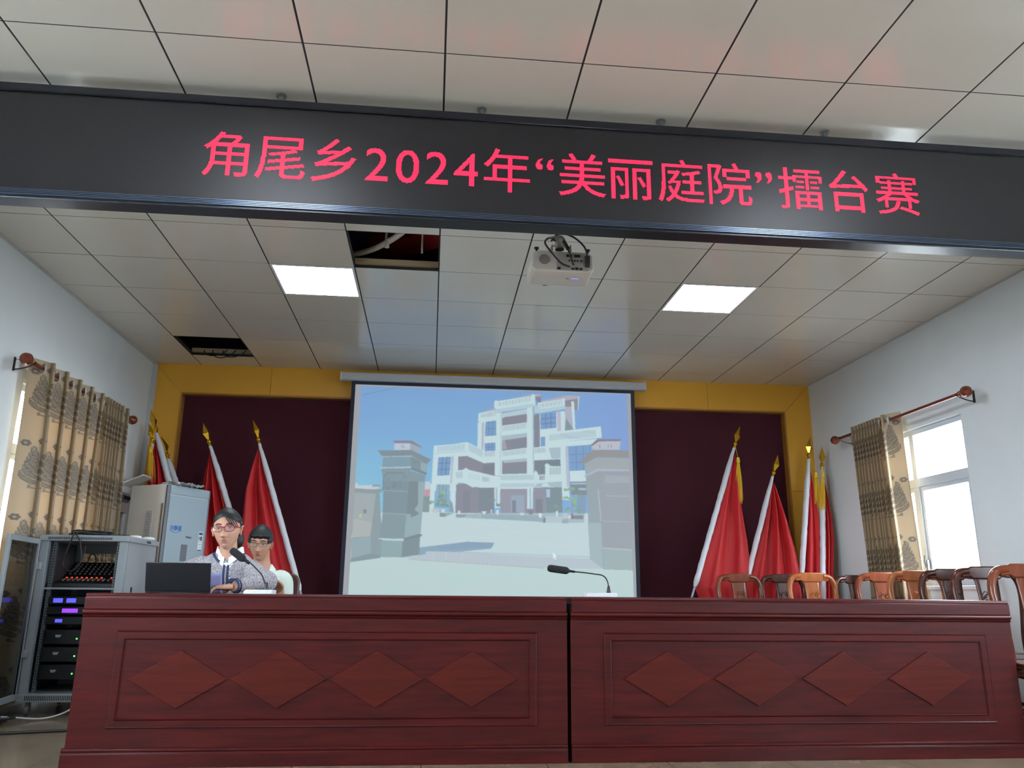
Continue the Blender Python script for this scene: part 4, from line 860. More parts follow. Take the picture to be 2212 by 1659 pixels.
# ================================================================ FLAGS
m_red = mat('red_flag_cloth', (176, 20, 26), .65, noise=.06, nscale=6)
m_slv = mat('white_sleeve_cloth', (205, 205, 210), .8, bump=.3, bscale=60)
m_gold = mat('gold_plastic', (206, 160, 40), .16, metal=.85); m_tas = mat('yellow_tassel', (222, 176, 30), .7)
m_pole = mat('steel_flag_pole', (150, 152, 156), .3, metal=.7)
def flag(label, top, bottom, sleeve_end, free, y, tip=None, tassel=None, seed=0, group='flags', yb=None, zlow=.55, fin=1.0):
    """top/bottom: photo points on the pole in the plane y; free: photo points on the hanging edge."""
    rr = random.Random(seed)
    A = np.array(at_y(*top, y)); B = np.array(at_y(*bottom, y)); yb = yb or y - .25
    d = (B - A); foot = A + d * ((A[2] - .03) / (A[2] - B[2])); foot[1] = yb
    base = Vector(foot); base.z = 0
    t = thing('flag', label, 'flag', base, 0, None)
    Lc = lambda p: Vector((p[0], p[1], p[2])) - base
    def pole(z): k = (A[2] - z) / (A[2] - foot[2]); return A + (foot - A) * k
    ax = Vector(A - foot).normalized()
    MB().tube([Lc(foot), Lc(A + np.array(ax) * .02)], .0125, 12).build('pole', m_pole, t)
    E = Vector(Lc(A)); Mt = Matrix.Translation(E) @ ax.to_track_quat('Z', 'Y').to_matrix().to_4x4()
    fi = MB(); fi.lathe([(.014, -.01), (.014, .02), (.022, .025), (.024, .03), (.016, .036), (.016, .042), (.022, .048), (.016, .054), (.010, .06)], 20, Mt)
    fi.build('finial_collar', m_gold, t)
    sp = MB(); R_ = Matrix.Rotation(seed * .7 + .3, 4, 'Z'); k = fin
    ring = [(.012, .058), (.046 * k, .115 * k + .01), (.002, .245 * k)]
    vs = [Mt @ R_ @ Vector((r * math.cos(q * pi / 2) * (1 if q % 2 else .75), r * math.sin(q * pi / 2) * .9, z)) for r, z in ring for q in range(4)]
    sp.add(vs, [(l * 4 + j, l * 4 + (j + 1) % 4, l * 4 + 4 + (j + 1) % 4, l * 4 + 4 + j) for l in range(2) for j in range(4)] + [(3, 2, 1, 0), (8, 9, 10, 11)])
    sp.build('spear_tip', m_gold, t, smooth=False, bevel=.001)
    zs0 = A[2] - .01; zs1 = max(at_y(*sleeve_end, y)[2], .3)
    # white sleeve: a flattened tube around the pole with soft dents
    sl = MB(); n = 34; pts = []; rad = []
    for i in range(n + 1):
        q = i / n; z = zs0 + (zs1 - zs0) * q; p = pole(z); pts.append(Lc(p) + Vector((rr.uniform(-.002, .002), -.004, 0))); rad.append((.018 + .016 * min(1, q * 6)) * (1 + rr.uniform(-.05, .05)) * (.55 if i == n else 1))
    sl.tube(pts, rad, 16, flat=.75); sl.build('sleeve', m_slv, t, ang=1.2)
    fe = [at_y(u, v, y) for u, v in free]; fz_ = np.array([p[2] for p in fe])[::-1]; fxx = np.array([p[0] for p in fe])[::-1]
    side = 1 if fe[len(fe) // 2][0] > pole(fe[len(fe) // 2][2])[0] else -1
    NV, NU = 120, 90; nf = 2 + seed % 2; phs = rr.uniform(0, 6)
    vs = []
    for j in range(NV + 1):
        v = j / NV; z = fe[0][2] + (zlow - fe[0][2]) * v ** .9
        px = pole(max(z, zs1)); x0 = px[0] + side * .008; x1 = np.interp(z, fz_, fxx)
        if z < zs1: x0 = px[0] + (x1 - px[0]) * min(.5, (zs1 - z) * .6) * 1.0
        for i in range(NU + 1):
            u = i / NU; a = min(1, abs(x1 - x0) / .25) * .042
            s1 = math.sin(2 * pi * (u * nf + .12 * math.sin(3 * v + phs)) + phs); s2 = math.sin(2 * pi * (u * (nf * 2.3)) + 1.3 * phs + 2 * v)
            x = x0 + (x1 - x0) * (u + .02 * s2 * v)
            y_ = px[1] + a * (s1 * 1.05 + .16 * s2) * (.25 + .75 * min(1, u * 4)) + .01
            vs.append(Lc((x, y_, z)))
    cl = MB(); W = NU + 1
    cl.add(vs, [(j * W + i, j * W + i + 1, (j + 1) * W + i + 1, (j + 1) * W + i) for j in range(NV) for i in range(NU)])
    cl.build('flag_cloth', m_red, t, solid=.0015, ang=3)
    if tassel:
        (ta, tb2) = tassel; a = Vector(Lc(at_y(*ta, y))); b = Vector(Lc(at_y(*tb2, y))); a.y -= .05; b.y -= .05
        ts = MB(); ts.lathe([(.012, .0), (.017, -.005), (.016, -.02), (.019, -.024), (.016, -.03), (.019, -.045), (.017, -.05)], 14, Matrix.Translation(a))
        for q in range(46):
            an = rr.uniform(0, 6.28); r0 = rr.uniform(0, .014); r1 = rr.uniform(.004, .036); ln = rr.uniform(.85, 1.0)
            e = a + (b - a) * ln; pts = [a + Vector((r0 * math.cos(an), r0 * math.sin(an), -.045)), a * .5 + e * .5 + Vector((r1 * .8 * math.cos(an + .3), r1 * .8 * math.sin(an + .3), 0)), e + Vector((r1 * math.cos(an), r1 * math.sin(an), 0))]
            ts.tube(catmull(pts, 4), .0022, 5, cap=False)
        ts.tube([a + Vector((0, 0, 0)), E + Vector((0, -.02, .035))], .0018, 6)
        ts.build('tassel', m_tas, t, weld=False)
    return t
flag('red flag with white sleeve leaning directly behind the air conditioner and the seated woman', (454, 962), (497, 1092), (560, 1275), [(453, 975), (446, 1010), (438, 1060), (432, 1120), (428, 1180), (424, 1275), (424, 1400)], 3.02, seed=1)
flag('red flag with white sleeve leaning just left of the projection screen', (560, 957), (652, 1270), (655, 1276), [(558, 968), (546, 1010), (534, 1060), (529, 1110), (524, 1150), (518, 1200), (514, 1275), (512, 1400)], 2.97, seed=2)
flag('red flag in the left corner with a long yellow tassel and the tallest tip', (338, 934), (372, 1052), (380, 1080), [(336, 945), (330, 980), (326, 1020), (322, 1060), (318, 1275)], 2.98, tassel=((331, 968), (331, 1044)), seed=3)
flag('red flag in the left corner half hidden behind its tasselled neighbour', (330, 958), (352, 1052), (356, 1070), [(328, 970), (322, 1000), (318, 1060), (314, 1275)], 3.16, seed=4, fin=.9)
flag('red flag in the left corner, the lowest tip, just above the air conditioner', (363, 990), (388, 1060), (392, 1090), [(362, 1000), (358, 1020), (354, 1060), (350, 1275)], 3.14, tassel=((360, 1030), (358, 1075)), seed=5)
flag('red flag with a yellow tassel leaning nearest the screen on its right side', (1586, 966), (1487, 1276), (1492, 1268), [(1588, 980), (1596, 1050), (1602, 1110), (1610, 1170), (1616, 1240), (1620, 1275), (1626, 1400)], 3.0, tassel=((1590, 990), (1594, 1090)), seed=6)
flag('shorter red flag with white sleeve leaning before the maroon wall at the right', (1669, 1028), (1604, 1238), (1560, 1400), [(1672, 1042), (1684, 1082), (1698, 1130), (1712, 1190), (1720, 1240), (1724, 1400)], 3.05, seed=7, yb=2.75)
flag('red flag with white sleeve standing before the right yellow column', (1747, 990), (1722, 1243), (1712, 1300), [(1749, 1002), (1756, 1060), (1762, 1110), (1767, 1180), (1768, 1243), (1770, 1400)], 3.02, tassel=((1757, 1022), (1764, 1092)), seed=8, yb=2.85, fin=.95)
flag('rightmost red flag with white sleeve against the corner of the right wall', (1776, 1012), (1770, 1240), (1768, 1300), [(1779, 1024), (1786, 1070), (1794, 1120), (1797, 1170), (1794, 1240), (1792, 1400)], 2.98, tassel=((1772, 1022), (1770, 1105)), seed=9, yb=2.85, fin=.95)

# ================================================================ CARVED CHAIRS
m_ch = wood('chair_wood', (122, 62, 36), (96, 44, 26), rough=.25, sc=(6, 6, 1.2), coat=.5)
m_chl = wood('light_chair_wood', (168, 98, 54), (140, 76, 40), rough=.25, sc=(6, 6, 1.2), coat=.5)  # lighter copy of the chair wood, sunlight put into the colour
m_chd = wood('dark_chair_wood', (84, 40, 28), (62, 30, 22), rough=.28, sc=(6, 6, 1.2), coat=.4)  # same wood darkened for the silhouetted and back-row chairs
def chair(label, loc, rz, m, root=None):
    if root is not None:
        r = dup(root, loc, rz, label)
        for c in r.children:
            if c.data.materials[0] != m:
                c.data = c.data.copy(); c.data.materials[0] = m
        return r
    t = thing('carved_chair', label, 'chair', loc, rz, 'carved wooden chairs behind the right desk')
    yb = .20
    # horseshoe back: stiles rise, bulge and curl into the crest rail
    H = [(-.165, yb, .45), (-.168, yb + .01, .56), (-.192, yb + .03, .70), (-.206, yb + .045, .82), (-.196, yb + .052, .90), (-.160, yb + .055, .948), (-.105, yb + .056, .958)]
    L_ = catmull(H, 6); R_ = [(-x, y, z) for x, y, z in L_]
    MB().tube(L_, [.022 + .009 * (i / len(L_)) for i in range(len(L_))], 14, flat=.85).build('stile', m, t)
    MB().tube(R_, [.022 + .009 * (i / len(R_)) for i in range(len(R_))], 14, flat=.85).build('stile', m, t)
    cr = MB(); poly = [(-.15, .915), (-.158, .955), (-.12, .974), (-.085, .990), (.085, .990), (.12, .974), (.158, .955), (.15, .915), (.10, .924), (.082, .908), (-.082, .908), (-.10, .924)]
    cr.prism(poly, yb + .036, yb + .074, 'y'); cr.build('crest_rail', m, t, bevel=.009, seg=3)
    sp = MB()
    def spl(u, v):
        x = (-.5 + u) * (.145 - .02 * math.sin(pi * v)); z = .47 + .46 * v; y = yb + .01 + .045 * v - .012 * math.sin(pi * v)
        return (x, y, z)
    sp.grid(spl, 6, 16); sp.build('splat', m, t, solid=.014)
    cv = MB()                                           # carved cloud scrolls on the splat
    for s in (-1, 1):
        for cx, cz, r0, tn in ((s * .026, .80, .022, 2.6), (s * .034, .768, .016, 2.2), (s * .012, .745, .014, 2.0)):
            pts = [(cx + r0 * (1 - q / 26) * math.cos(s * (q * tn * pi / 26) + .5), yb + .022 + .0, cz + r0 * (1 - q / 26) * math.sin(q * tn * pi / 26 + .5)) for q in range(24)]
            cv.tube(pts, .0036, 6)
    cv.tube([(-.05, yb + .024, .735), (-.052, yb + .028, .80), (-.03, yb + .031, .832), (0, yb + .032, .822), (.03, yb + .031, .832), (.052, yb + .028, .80), (.05, yb + .024, .735)], .003, 6)
    cv.build('carving', m, t)
    se = MB(); se.box(-.225, .225, -.21, .215, .425, .455); se.build('seat', m, t, bevel=.008, seg=3)
    ap = MB(); ap.box(-.205, .205, -.195, -.175, .37, .425); ap.box(-.205, .205, .18, .2, .37, .425); ap.box(-.205, -.185, -.175, .18, .37, .425); ap.box(.185, .205, -.175, .18, .37, .425); ap.build('apron', m, t, bevel=.003)
    for x, y in ((-.19, -.18), (.19, -.18), (-.18, .19), (.18, .19)):
        MB().tube([(x, y, .425), (x * 1.0, y, .3), (x * 1.03, y * 1.03, .1), (x * 1.06, y * 1.06, 0)], [.021, .019, .017, .016], 12).build('leg', m, t)
    st = MB(); st.box(-.18, .18, -.19, -.172, .1, .125); st.box(-.18, .18, .185, .203, .1, .125); st.box(-.195, -.177, -.18, .19, .13, .155); st.box(.177, .195, -.18, .19, .13, .155); st.build('stretcher', m, t, bevel=.003)
    return t
CH = [  # u of the back's centre, axial distance, turn, wood, label
    (1597, 7.35, .05, m_ch, 'carved wooden chair at the left end of the row, in front of the tasselled flag'),
    (1691, 7.45, .0, m_chd, 'dark carved chair second from the left, partly behind a lighter chair'),
    (1755, 6.85, .0, m_chl, 'light brown carved chair third from the left, before the column flags'),
    (1850, 7.55, -.05, m_chd, 'very dark carved chair against the strip of wall left of the curtain'),
    (1907, 6.56, -.12, m_ch, 'glossy carved chair directly left of the bunched curtain'),
    (1981, 6.02, -.12, m_chl, 'orange-brown carved chair, lightened as if sunlit, in front of the bunched curtain'),
    (2056, 5.54, -.15, m_chd, 'dark carved chair silhouetted against the right window, left of two'),
    (2133, 5.07, -.18, m_chd, 'dark carved chair in front of the right edge of the window'),
    (2226, 4.60, -.3, m_ch, 'carved chair beside the right end of the right desk, cut by the frame')]
first = None
for u, D_, rz, m, lab in CH:
    d = ray(u, 1275); d = d / (d @ ROT[:, 1]); p = CAM + d * D_
    off = Matrix.Rotation(rz, 3, 'Z') @ Vector((0, .25, 0))
    loc = (p[0] - off.x, p[1] - off.y, 0)
    if first is None: first = chair(lab, loc, rz, m)
    else: chair(lab, loc, rz, m, first)

# plain brown chairs for the two seated people
m_brn = mat('brown_leatherette', (74, 40, 32), .45)
def plain_chair(label, loc):
    t = thing('padded_chair', label, 'chair', loc)
    MB().box(-.22, .22, -.22, .2, .40, .47).build('seat', m_brn, t, bevel=.025, seg=4)
    b = MB(); poly = [(-.2, .55), (.2, .55), (.205, .86), (.19, .90), (.16, .915), (-.16, .915), (-.19, .90), (-.205, .86)]
    b.prism(poly, .21, .245, 'y'); b.build('backrest', m_brn, t, bevel=.012, seg=3)
    for x in (-.19, .19):
        MB().tube([(x, .2, .0), (x, .21, .45), (x, .228, .6)], .012, 10).build('leg', m_pole, t); MB().tube([(x, -.19, 0), (x, -.18, .41)], .012, 10).build('leg', m_pole, t)
    return t

# ================================================================ AIR CONDITIONER
m_ac = mat('ac_front_pale_blue', (158, 174, 182), .28); m_acs = mat('ac_side_lit_white', (244, 245, 238), .4); m_acg = mat('ac_grey_trim', (128, 130, 136), .35, metal=.4)  # side white raised for the window light on it, front kept darker
ang = math.radians(62)
ac = thing('air_conditioner', 'tall white standing air conditioner with blue lettering between rack and flags', 'air conditioner', (-2.225, 2.20, 0), ang)
Wd, Dp, Ht = .50, .40, 1.66                      # local x along the front, local y into the cabinet
bd = MB(); bd.prism([(.0, .03), (.012, .0), (Wd - .012, 0), (Wd, .03), (Wd, Dp), (-.0, Dp), (-.0, .10)], 0, Ht, 'z'); bd.build('body', m_acs, ac, bevel=.004)
MB().box(.035, Wd - .02, -.014, .0, .06, Ht - .085).build('front_panel', m_ac, ac, bevel=.004)
MB().box(.035, Wd - .02, -.014, .0, Ht - .078, Ht - .004).build('top_panel', m_ac, ac, bevel=.004)
MB().box(.0, .03, -.012, .006, .05, Ht - .004).build('grey_strip', m_acg, ac, bevel=.003); MB().box(Wd - .016, Wd, -.010, .01, .05, Ht - .004).build('grey_strip', m_acg, ac, bevel=.003)
MB().box(-.004, .002, .02, .034, .4, 1.5).build('side_groove', mat('pale_chrome', (190, 190, 192), .2, metal=.8), ac)
MB().box(.215, .285, -.0165, -.014, 1.03, 1.17).build('display_window', mat('grey_display', (112, 112, 124), .2), ac, bevel=.001)
bt = MB()
for i in range(3):
    for j in range(2): bt.box(.215 + i * .027, .225 + i * .027, -.0158, -.014, .955 + j * .03, .966 + j * .03)
bt.build('touch_icon', mat('icon_grey', (96, 104, 112), .5), ac)['kind'] = 'stuff'
def flat_text(txt, size, x, z, name, m, parent, y=-.0155, sx=1.0):
    T = text_triangles(txt); w = T[..., 0].max(); mb = MB()
    for q, (ox_, oz_) in enumerate(((0, 0), (.02, 0), (-.02, 0), (0, .02), (0, -.02))):
        for tri in T: mb.add([(x + (p[0] + ox_) * size * sx, y - q * .00004, z + (p[1] + oz_) * size) for p in tri], [(0, 1, 2)])
    return mb.build(name, m, parent, smooth=False)
m_blue = mat('blue_logo', (34, 104, 186), .4)
flat_text('冷静星', .046, .065, 1.285, 'lettering', m_blue, ac)
MB().tube([(.075 + q * .0105, -.0155, 1.283 - .022 * math.sin(pi * q / 11)) for q in range(12)], .0028, 6, flat=.4).build('smile_mark', m_blue, ac)
flat_text('Midea', .028, .255, 1.225, 'lettering', mat('dark_lettering', (70, 76, 82), .4), ac)
lb = MB(); lb.mi = 0; lb.box(.405, .452, -.0155, -.014, 1.13, 1.29); lb.mi = 1; lb.box(.408, .449, -.016, -.0153, 1.262, 1.283); lb.box(.408, .449, -.016, -.0153, 1.128, 1.136)
lb.mi = 2
for a, b, c, d in ((.410, .416, 1.215, 1.25), (.419, .423, 1.225, 1.24), (.427, .446, 1.215, 1.25), (.410, .447, 1.203, 1.206), (.410, .447, 1.178, 1.181), (.41, .447, 1.155, 1.157)): lb.box(a, b, -.016, -.0153, c, d)
lb.build('energy_label', [mat('label_white', (225, 228, 230), .5), mat('label_blue', (44, 64, 140), .5), mat('label_ink', (60, 64, 72), .5)], ac)
lb = MB(); lb.mi = 0; lb.box(-.0015, .0, .125, .2, 1.13, 1.44); lb.mi = 1
for k in range(9): lb.box(-.002, -.001, .145, .185 - (k % 3) * .008, 1.41 - k * .022, 1.416 - k * .022)
lb.box(-.002, -.001, .165, .185, 1.15, 1.18)
lb.build('side_label', [mat('side_label_grey', (206, 210, 214), .5), mat('side_label_ink', (150, 154, 160), .5)], ac)
tp = thing('plastic_sheet', 'small crumpled clear plastic packaging on top of the air conditioner', 'plastic packaging', (-2.14, 2.36, Ht + .001), ang)
q = MB(); rq = random.Random(4); q.grid(lambda u, v: ((u - .4) * .30, (v - .3) * .22, .022 * abs(math.sin(9 * u + 3 * v)) + .012 * rq.random()), 16, 10); q.build('sheet', mat('white_plastic_film', (210, 212, 214), .15), tp, smooth=False, solid=.0006)

# breaker box on the left wall with its lid hanging open
bk = thing('breaker_box', 'white breaker box with raised lid on the left wall behind the curtain', 'breaker box', (XL, 2.83, 1.60))
MB().box(0, .07, -.14, .12, -.13, .12).build('box', mat('box_white', (216, 212, 206), .5), bk, bevel=.006)
MB().box(.07, .085, -.10, .09, -.03, .05).build('switch_rail', mat('switch_grey', (150, 152, 156), .5), bk, bevel=.003)
for k in range(4): MB().box(.085, .1, -.085 + k * .045, -.055 + k * .045, -.012, .02).build('breaker_switch', m_pk, bk, bevel=.002)
MB().box(-.006, .006, -.14, .12, 0, .21, Matrix.Translation((.075, 0, .115)) @ Matrix.Rotation(1.15, 4, 'Y')).build('lid', MATS['box_white'], bk, bevel=.004)

# ================================================================ EQUIPMENT RACK
m_rk = mat('rack_grey', (150, 156, 160), .45); m_rkd = mat('rack_inner', (96, 104, 108), .5, metal=.2)
RX0, RX1, RY0, RY1, RT = -2.615, -2.055, 1.0, 1.6, 1.150
rk = thing('equipment_rack', 'grey equipment rack with open glass door at left, amplifiers and mixer inside', 'equipment rack', (RX0, RY0, 0))
w_, d_ = RX1 - RX0, RY1 - RY0
tpm = MB(); tpm.prism([(-.012, RT - .04), (-.012, RT - .008), (0, RT), (w_, RT), (w_ + .012, RT - .008), (w_ + .012, RT - .04)], -.012, d_ + .012, 'y'); tpm.build('top', m_rk, rk, bevel=.004)
sl = MB()
for k in range(38): sl.box(.05 + k * .011, .055 + k * .011, -.0135, -.0118, RT - .03, RT - .014)
for k in range(7): sl.box(w_ + .0118, w_ + .0135, .35 + k * .012, .355 + k * .012, RT - .03, RT - .014)
sl.build('vent_slots', m_black, rk)['kind'] = 'stuff'
bs = MB(); bs.box(-.005, w_ + .005, -.005, d_ + .005, .085, .135); bs.build('base', m_rk, rk, bevel=.004)
sl = MB()
for k in range(40): sl.box(.05 + k * .011, .0545 + k * .011, -.0065, -.0045, .095, .125)
sl.build('vent_slots', m_black, rk)['kind'] = 'stuff'
MB().box(w_ - .0, w_ + .002, .03, d_ - .02, .135, RT - .04).build('side_panel', m_rk, rk)
MB().box(w_ + .002, w_ + .006, .16, .185, .77, .81).build('side_latch', m_pk, rk, bevel=.002)
for x, y in ((.0, .0), (w_ - .05, 0), (0, d_ - .04), (w_ - .05, d_ - .04)):
    MB().box(x, x + .05, y, y + .04, .135, RT - .04).build('post', m_rk, rk, bevel=.003)
for x in (.062, w_ - .082):
    rl = MB(); rl.mi = 0; rl.box(x, x + .02, .05, .075, .135, RT - .04); rl.mi = 1
    for k in range(52): rl.box(x + .006, x + .014, .0485, .0505, .16 + k * .018, .168 + k * .018)
    rl.build('mounting_rail', [m_rkd, m_black], rk)
MB().box(.05, w_ - .05, d_ - .03, d_ - .02, .135, .80).build('rear_panel', mat('rack_rear', (120, 130, 132), .5), rk)
sb = MB(); sb.box(.06, w_ - .06, d_ - .025, d_ - .005, RT - .1, RT - .04); sb.box(w_ * .62, w_ * .66, d_ - .025, d_ - .01, .8, RT - .05); sb.build('rear_frame', m_rk, rk)
MB().box(.045, w_ - .045, .03, d_ - .08, .792, .804).build('shelf', m_rk, rk)
MB().box(.002, .006, .04, d_ - .04, .135, RT - .04).build('left_panel', mat('smoky_left_panel', (70, 78, 84), .35), rk)
for x, y in ((.05, .06), (w_ - .05, .06), (.05, d_ - .06), (w_ - .05, d_ - .06)):
    c = MB(); c.lathe([(.004, -.012), (.026, -.011), (.028, 0), (.026, .011), (.004, .012)], 20, Matrix.Translation((x, y, .029)) @ Matrix.Rotation(pi / 2, 4, 'Y')); c.box(x - .014, x + .014, y - .012, y + .012, .052, .086); c.build('caster', mat('caster_grey', (120, 120, 122), .5), rk)
da = math.radians(-83)
dm = Matrix.Translation((-.004, -.012, 0)) @ Matrix.Rotation(da, 4, 'Z')
dr = MB(); W_ = .55
dr.box(0, .035, -.012, .008, .10, RT - .03, dm); dr.box(W_ - .035, W_, -.012, .008, .10, RT - .03, dm); dr.box(.035, W_ - .035, -.012, .008, RT - .065, RT - .03, dm); dr.box(.035, W_ - .035, -.012, .008, .10, .14, dm)
do = dr.build('door', m_rk, rk, bevel=.003)
def smoky():
    m = bpy.data.materials.new('smoked_glass'); m.use_nodes = True; nt = m.node_tree; N = nt.nodes; L = nt.links; N.remove(N['Principled BSDF'])
    tr = N.new('ShaderNodeBsdfTransparent'); tr.inputs[0].default_value = (.62, .64, .66, 1); gl = N.new('ShaderNodeBsdfGlossy'); gl.inputs['Roughness'].default_value = .05
    mx = N.new('ShaderNodeMixShader'); mx.inputs[0].default_value = .07; L.new(tr.outputs[0], mx.inputs[1]); L.new(gl.outputs[0], mx.inputs[2]); L.new(mx.outputs[0], N['Material Output'].inputs[0]); return m
gp = MB(); gp.box(.035, W_ - .035, -.003, .0, .14, RT - .065, dm); gp.build('door_glass', smoky(), do)
lk = MB(); lk.box(W_ - .03, W_ - .008, -.03, -.01, .66, .74, dm); lk.build('door_lock', m_pk, do, bevel=.003)
for z in (.36, .92): MB().box(-.01, .03, -.03, .002, z, z + .045).build('hinge', m_rk, rk, bevel=.003)

# mixer resting on the shelf
m_knobo = mat('orange_button', (210, 70, 30), .4, emit=(255, 90, 30), estr=.8); m_kg = mat('grey_knob', (120, 120, 124), .4)
mxr = thing('audio_mixer', 'black audio mixer with rows of knobs on the top shelf of the rack', 'audio mixer', (-2.325, 1.06, .805))
MB().prism([(0, 0), (0, .028), (.12, .055), (.30, .175), (.36, .175), (.36, 0)], -.205, .215, 'x').build('case', m_pk, mxr, bevel=.004)
def slope(y): return .028 + (.055 - .028) * y / .12 if y < .12 else .055 + .12 * (y - .12) / .18
kn = MB(); ko = MB()
for i in range(11):
    x = -.17 + i * .033
    for y in (.17, .195, .22, .245, .27): kn.lathe([(.006, 0), (.0055, .011), (.003, .012)], 10, Matrix.Translation((x, y, slope(y))) @ Matrix.Rotation(-.58, 4, 'X'))
    kn.box(x - .005, x + .005, .07, .085, slope(.07), slope(.07) + .012)
    kn.lathe([(.006, 0), (.0055, .011)], 10, Matrix.Translation((x, .1, slope(.1))))
    if i not in (8,): ko.box(x - .005, x + .005, .125, .136, slope(.13) + .001, slope(.13) + .009)
kn.build('knobs', m_kg, mxr)['kind'] = 'stuff'; ko.build('orange_buttons', m_knobo, mxr)['kind'] = 'stuff'
for x in (-.1, .12):
    hl = MB(); hl.tube([(x + .028 * math.cos(pi * q / 10), .33, .175 + .062 * math.sin(pi * q / 10)) for q in range(11)], .004, 8); hl.build('cable_loop', m_pk, mxr)
# devices bolted below the shelf
m_dev = mat('black_device', (16, 17, 20), .4, metal=.3); m_lcd = mat('blue_lcd', (20, 20, 120), .3, emit=(70, 70, 255), estr=2.2); m_lcdp = mat('violet_lcd', (60, 20, 160), .3, emit=(120, 50, 255), estr=2.2)
m_led = mat('green_led', (30, 200, 60), .4, emit=(90, 255, 90), estr=3)
def device(label, name, cat, zc, h, depth=.40):
    t = thing(name, label, cat, ((RX0 + RX1) / 2, RY0 + .055, zc))
    MB().box(-.19, .19, .0, depth, -h / 2, h / 2).build('case', m_dev, t, bevel=.002)
    MB().box(-.2, .2, -.007, .0, -h / 2 + .001, h / 2 - .001).build('front_panel', m_dev, t, bevel=.0015)
    return t
t = device('black wireless receiver with two small blue displays in the rack', 'wireless_receiver', 'wireless receiver', .72, .05)
for a in (-.135, -.05): MB().box(a - .03, a + .03, -.0085, -.006, -.014, .014).build('display', m_lcd, t)
t = device('black effects unit with a violet display in the rack', 'audio_processor', 'audio processor', .655, .05)
MB().box(-.10, .0, -.0085, -.006, -.014, .012).build('display', m_lcdp, t)
t = device('black unit with one small blue display in the rack', 'power_sequencer', 'power sequencer', .59, .05)
MB().box(-.135, -.09, -.0085, -.006, -.012, .010).build('display', m_lcd, t)
for k, z in enumerate((.485, .375, .265)):
    t = device(('topmost', 'middle', 'lowest')[k] + ' of the three black power amplifiers in the rack', 'power_amplifier', 'power amplifier', z, .092)
    t['group'] = 'rack power amplifiers'
    MB().prism([(-.12, .015), (-.08, .015), (-.09, -.002), (-.115, -.002)], -.010, -.006, 'y').build('badge', mat('silver_badge', (170, 172, 170), .3, metal=.6), t)
    MB().lathe([(.005, 0), (.005, .003)], 12, Matrix.Translation((.02, -.007, -.01)) @ Matrix.Rotation(pi / 2, 4, 'X')).build('indicator', m_led, t)
    for x in (-.185, .185): MB().tube([(x, -.006, -.03), (x, -.028, -.025), (x, -.028, .025), (x, -.006, .03)], .004, 8).build('handle', m_dev, t)
# cables
rc = random.Random(11)
def coil(cx, cy, z, r, n, sq=.6, dz=.006, amp=.25, rr=.005):
    pts = []
    for i in range(n * 26):
        a = 2 * pi * i / 26; q = r * (1 + amp * math.sin(a * .37 + i * .011) * .6)
        pts.append((cx + q * math.cos(a), cy + q * sq * math.sin(a), z + rr + dz * abs(math.sin(a * 1.31)) + dz * (i / 26) * .9))
    return pts
tag(MB().tube(coil(-2.37, 1.18, RT, .12, 4, .7, .008, .3), .005, 8).tube(catmull([(-2.48, 1.1, RT + .01), (-2.40, .975, RT + .012), (-2.42, .965, RT - .08), (-2.44, .97, RT - .2), (-2.38, .97, RT - .24), (-2.33, .97, RT - .18), (-2.35, .97, RT - .05), (-2.38, .985, RT + .02), (-2.25, 1.15, RT + .012), (-2.12, 1.2, RT + .012)], 8), .005, 8).build('coiled_cable', m_pk), 'black cable coiled on top of the rack with one loop hanging in front', 'cable')
for k, (x, y) in enumerate(((-2.13, 1.34), (-2.09, 1.50))):
    o = MB().lathe([(.045, 0), (.05, .006), (.042, .018), (.02, .024), (.003, .025)], 24).build('round_cap', m_white); o.location = (x, y, RT + .001)
    tag(o, ('nearer', 'farther')[k] + ' of two small white round caps on the right of the rack top', 'cap', 'white caps on the rack')
fc = MB(); fc.tube(coil(-2.78, .62, 0, .26, 5, .5, .012, .5, .007), .007, 8); tag(fc.build('floor_cable', m_pk), 'tangle of black cables on the floor under the open rack door', 'cable')
tag(MB().tube(catmull([(-3.0 + .3, .2, .008), (-2.3, .33, .008), (-1.9, .42, .008), (-1.70, .3, .008), (-1.5, .2, .008)], 10), .008, 8).build('floor_cable', m_pk), 'single black cable running across the floor to the left desk', 'cable')
tag(MB().tube(catmull([(-2.10, .975, .75), (-2.08, .955, .55), (-2.13, .96, .30), (-2.2, .93, .09), (-2.35, .85, .012), (-2.55, .7, .04), (-2.7, .55, .045)], 10), .005, 8).build('white_cable', mat('white_cable_sheath', (200, 202, 206), .5)), 'thin white cable hanging down the rack front onto the floor', 'cable')
tag(MB().tube(catmull([(-2.20, .975, .72), (-2.17, .95, .5), (-2.16, .95, .3), (-2.12, .9, .05), (-2.0, .8, .01), (-1.9, .55, .01)], 10), .006, 8).build('black_cable', m_pk), 'thick black cable dropping from the rack to the floor beside the desk', 'cable')

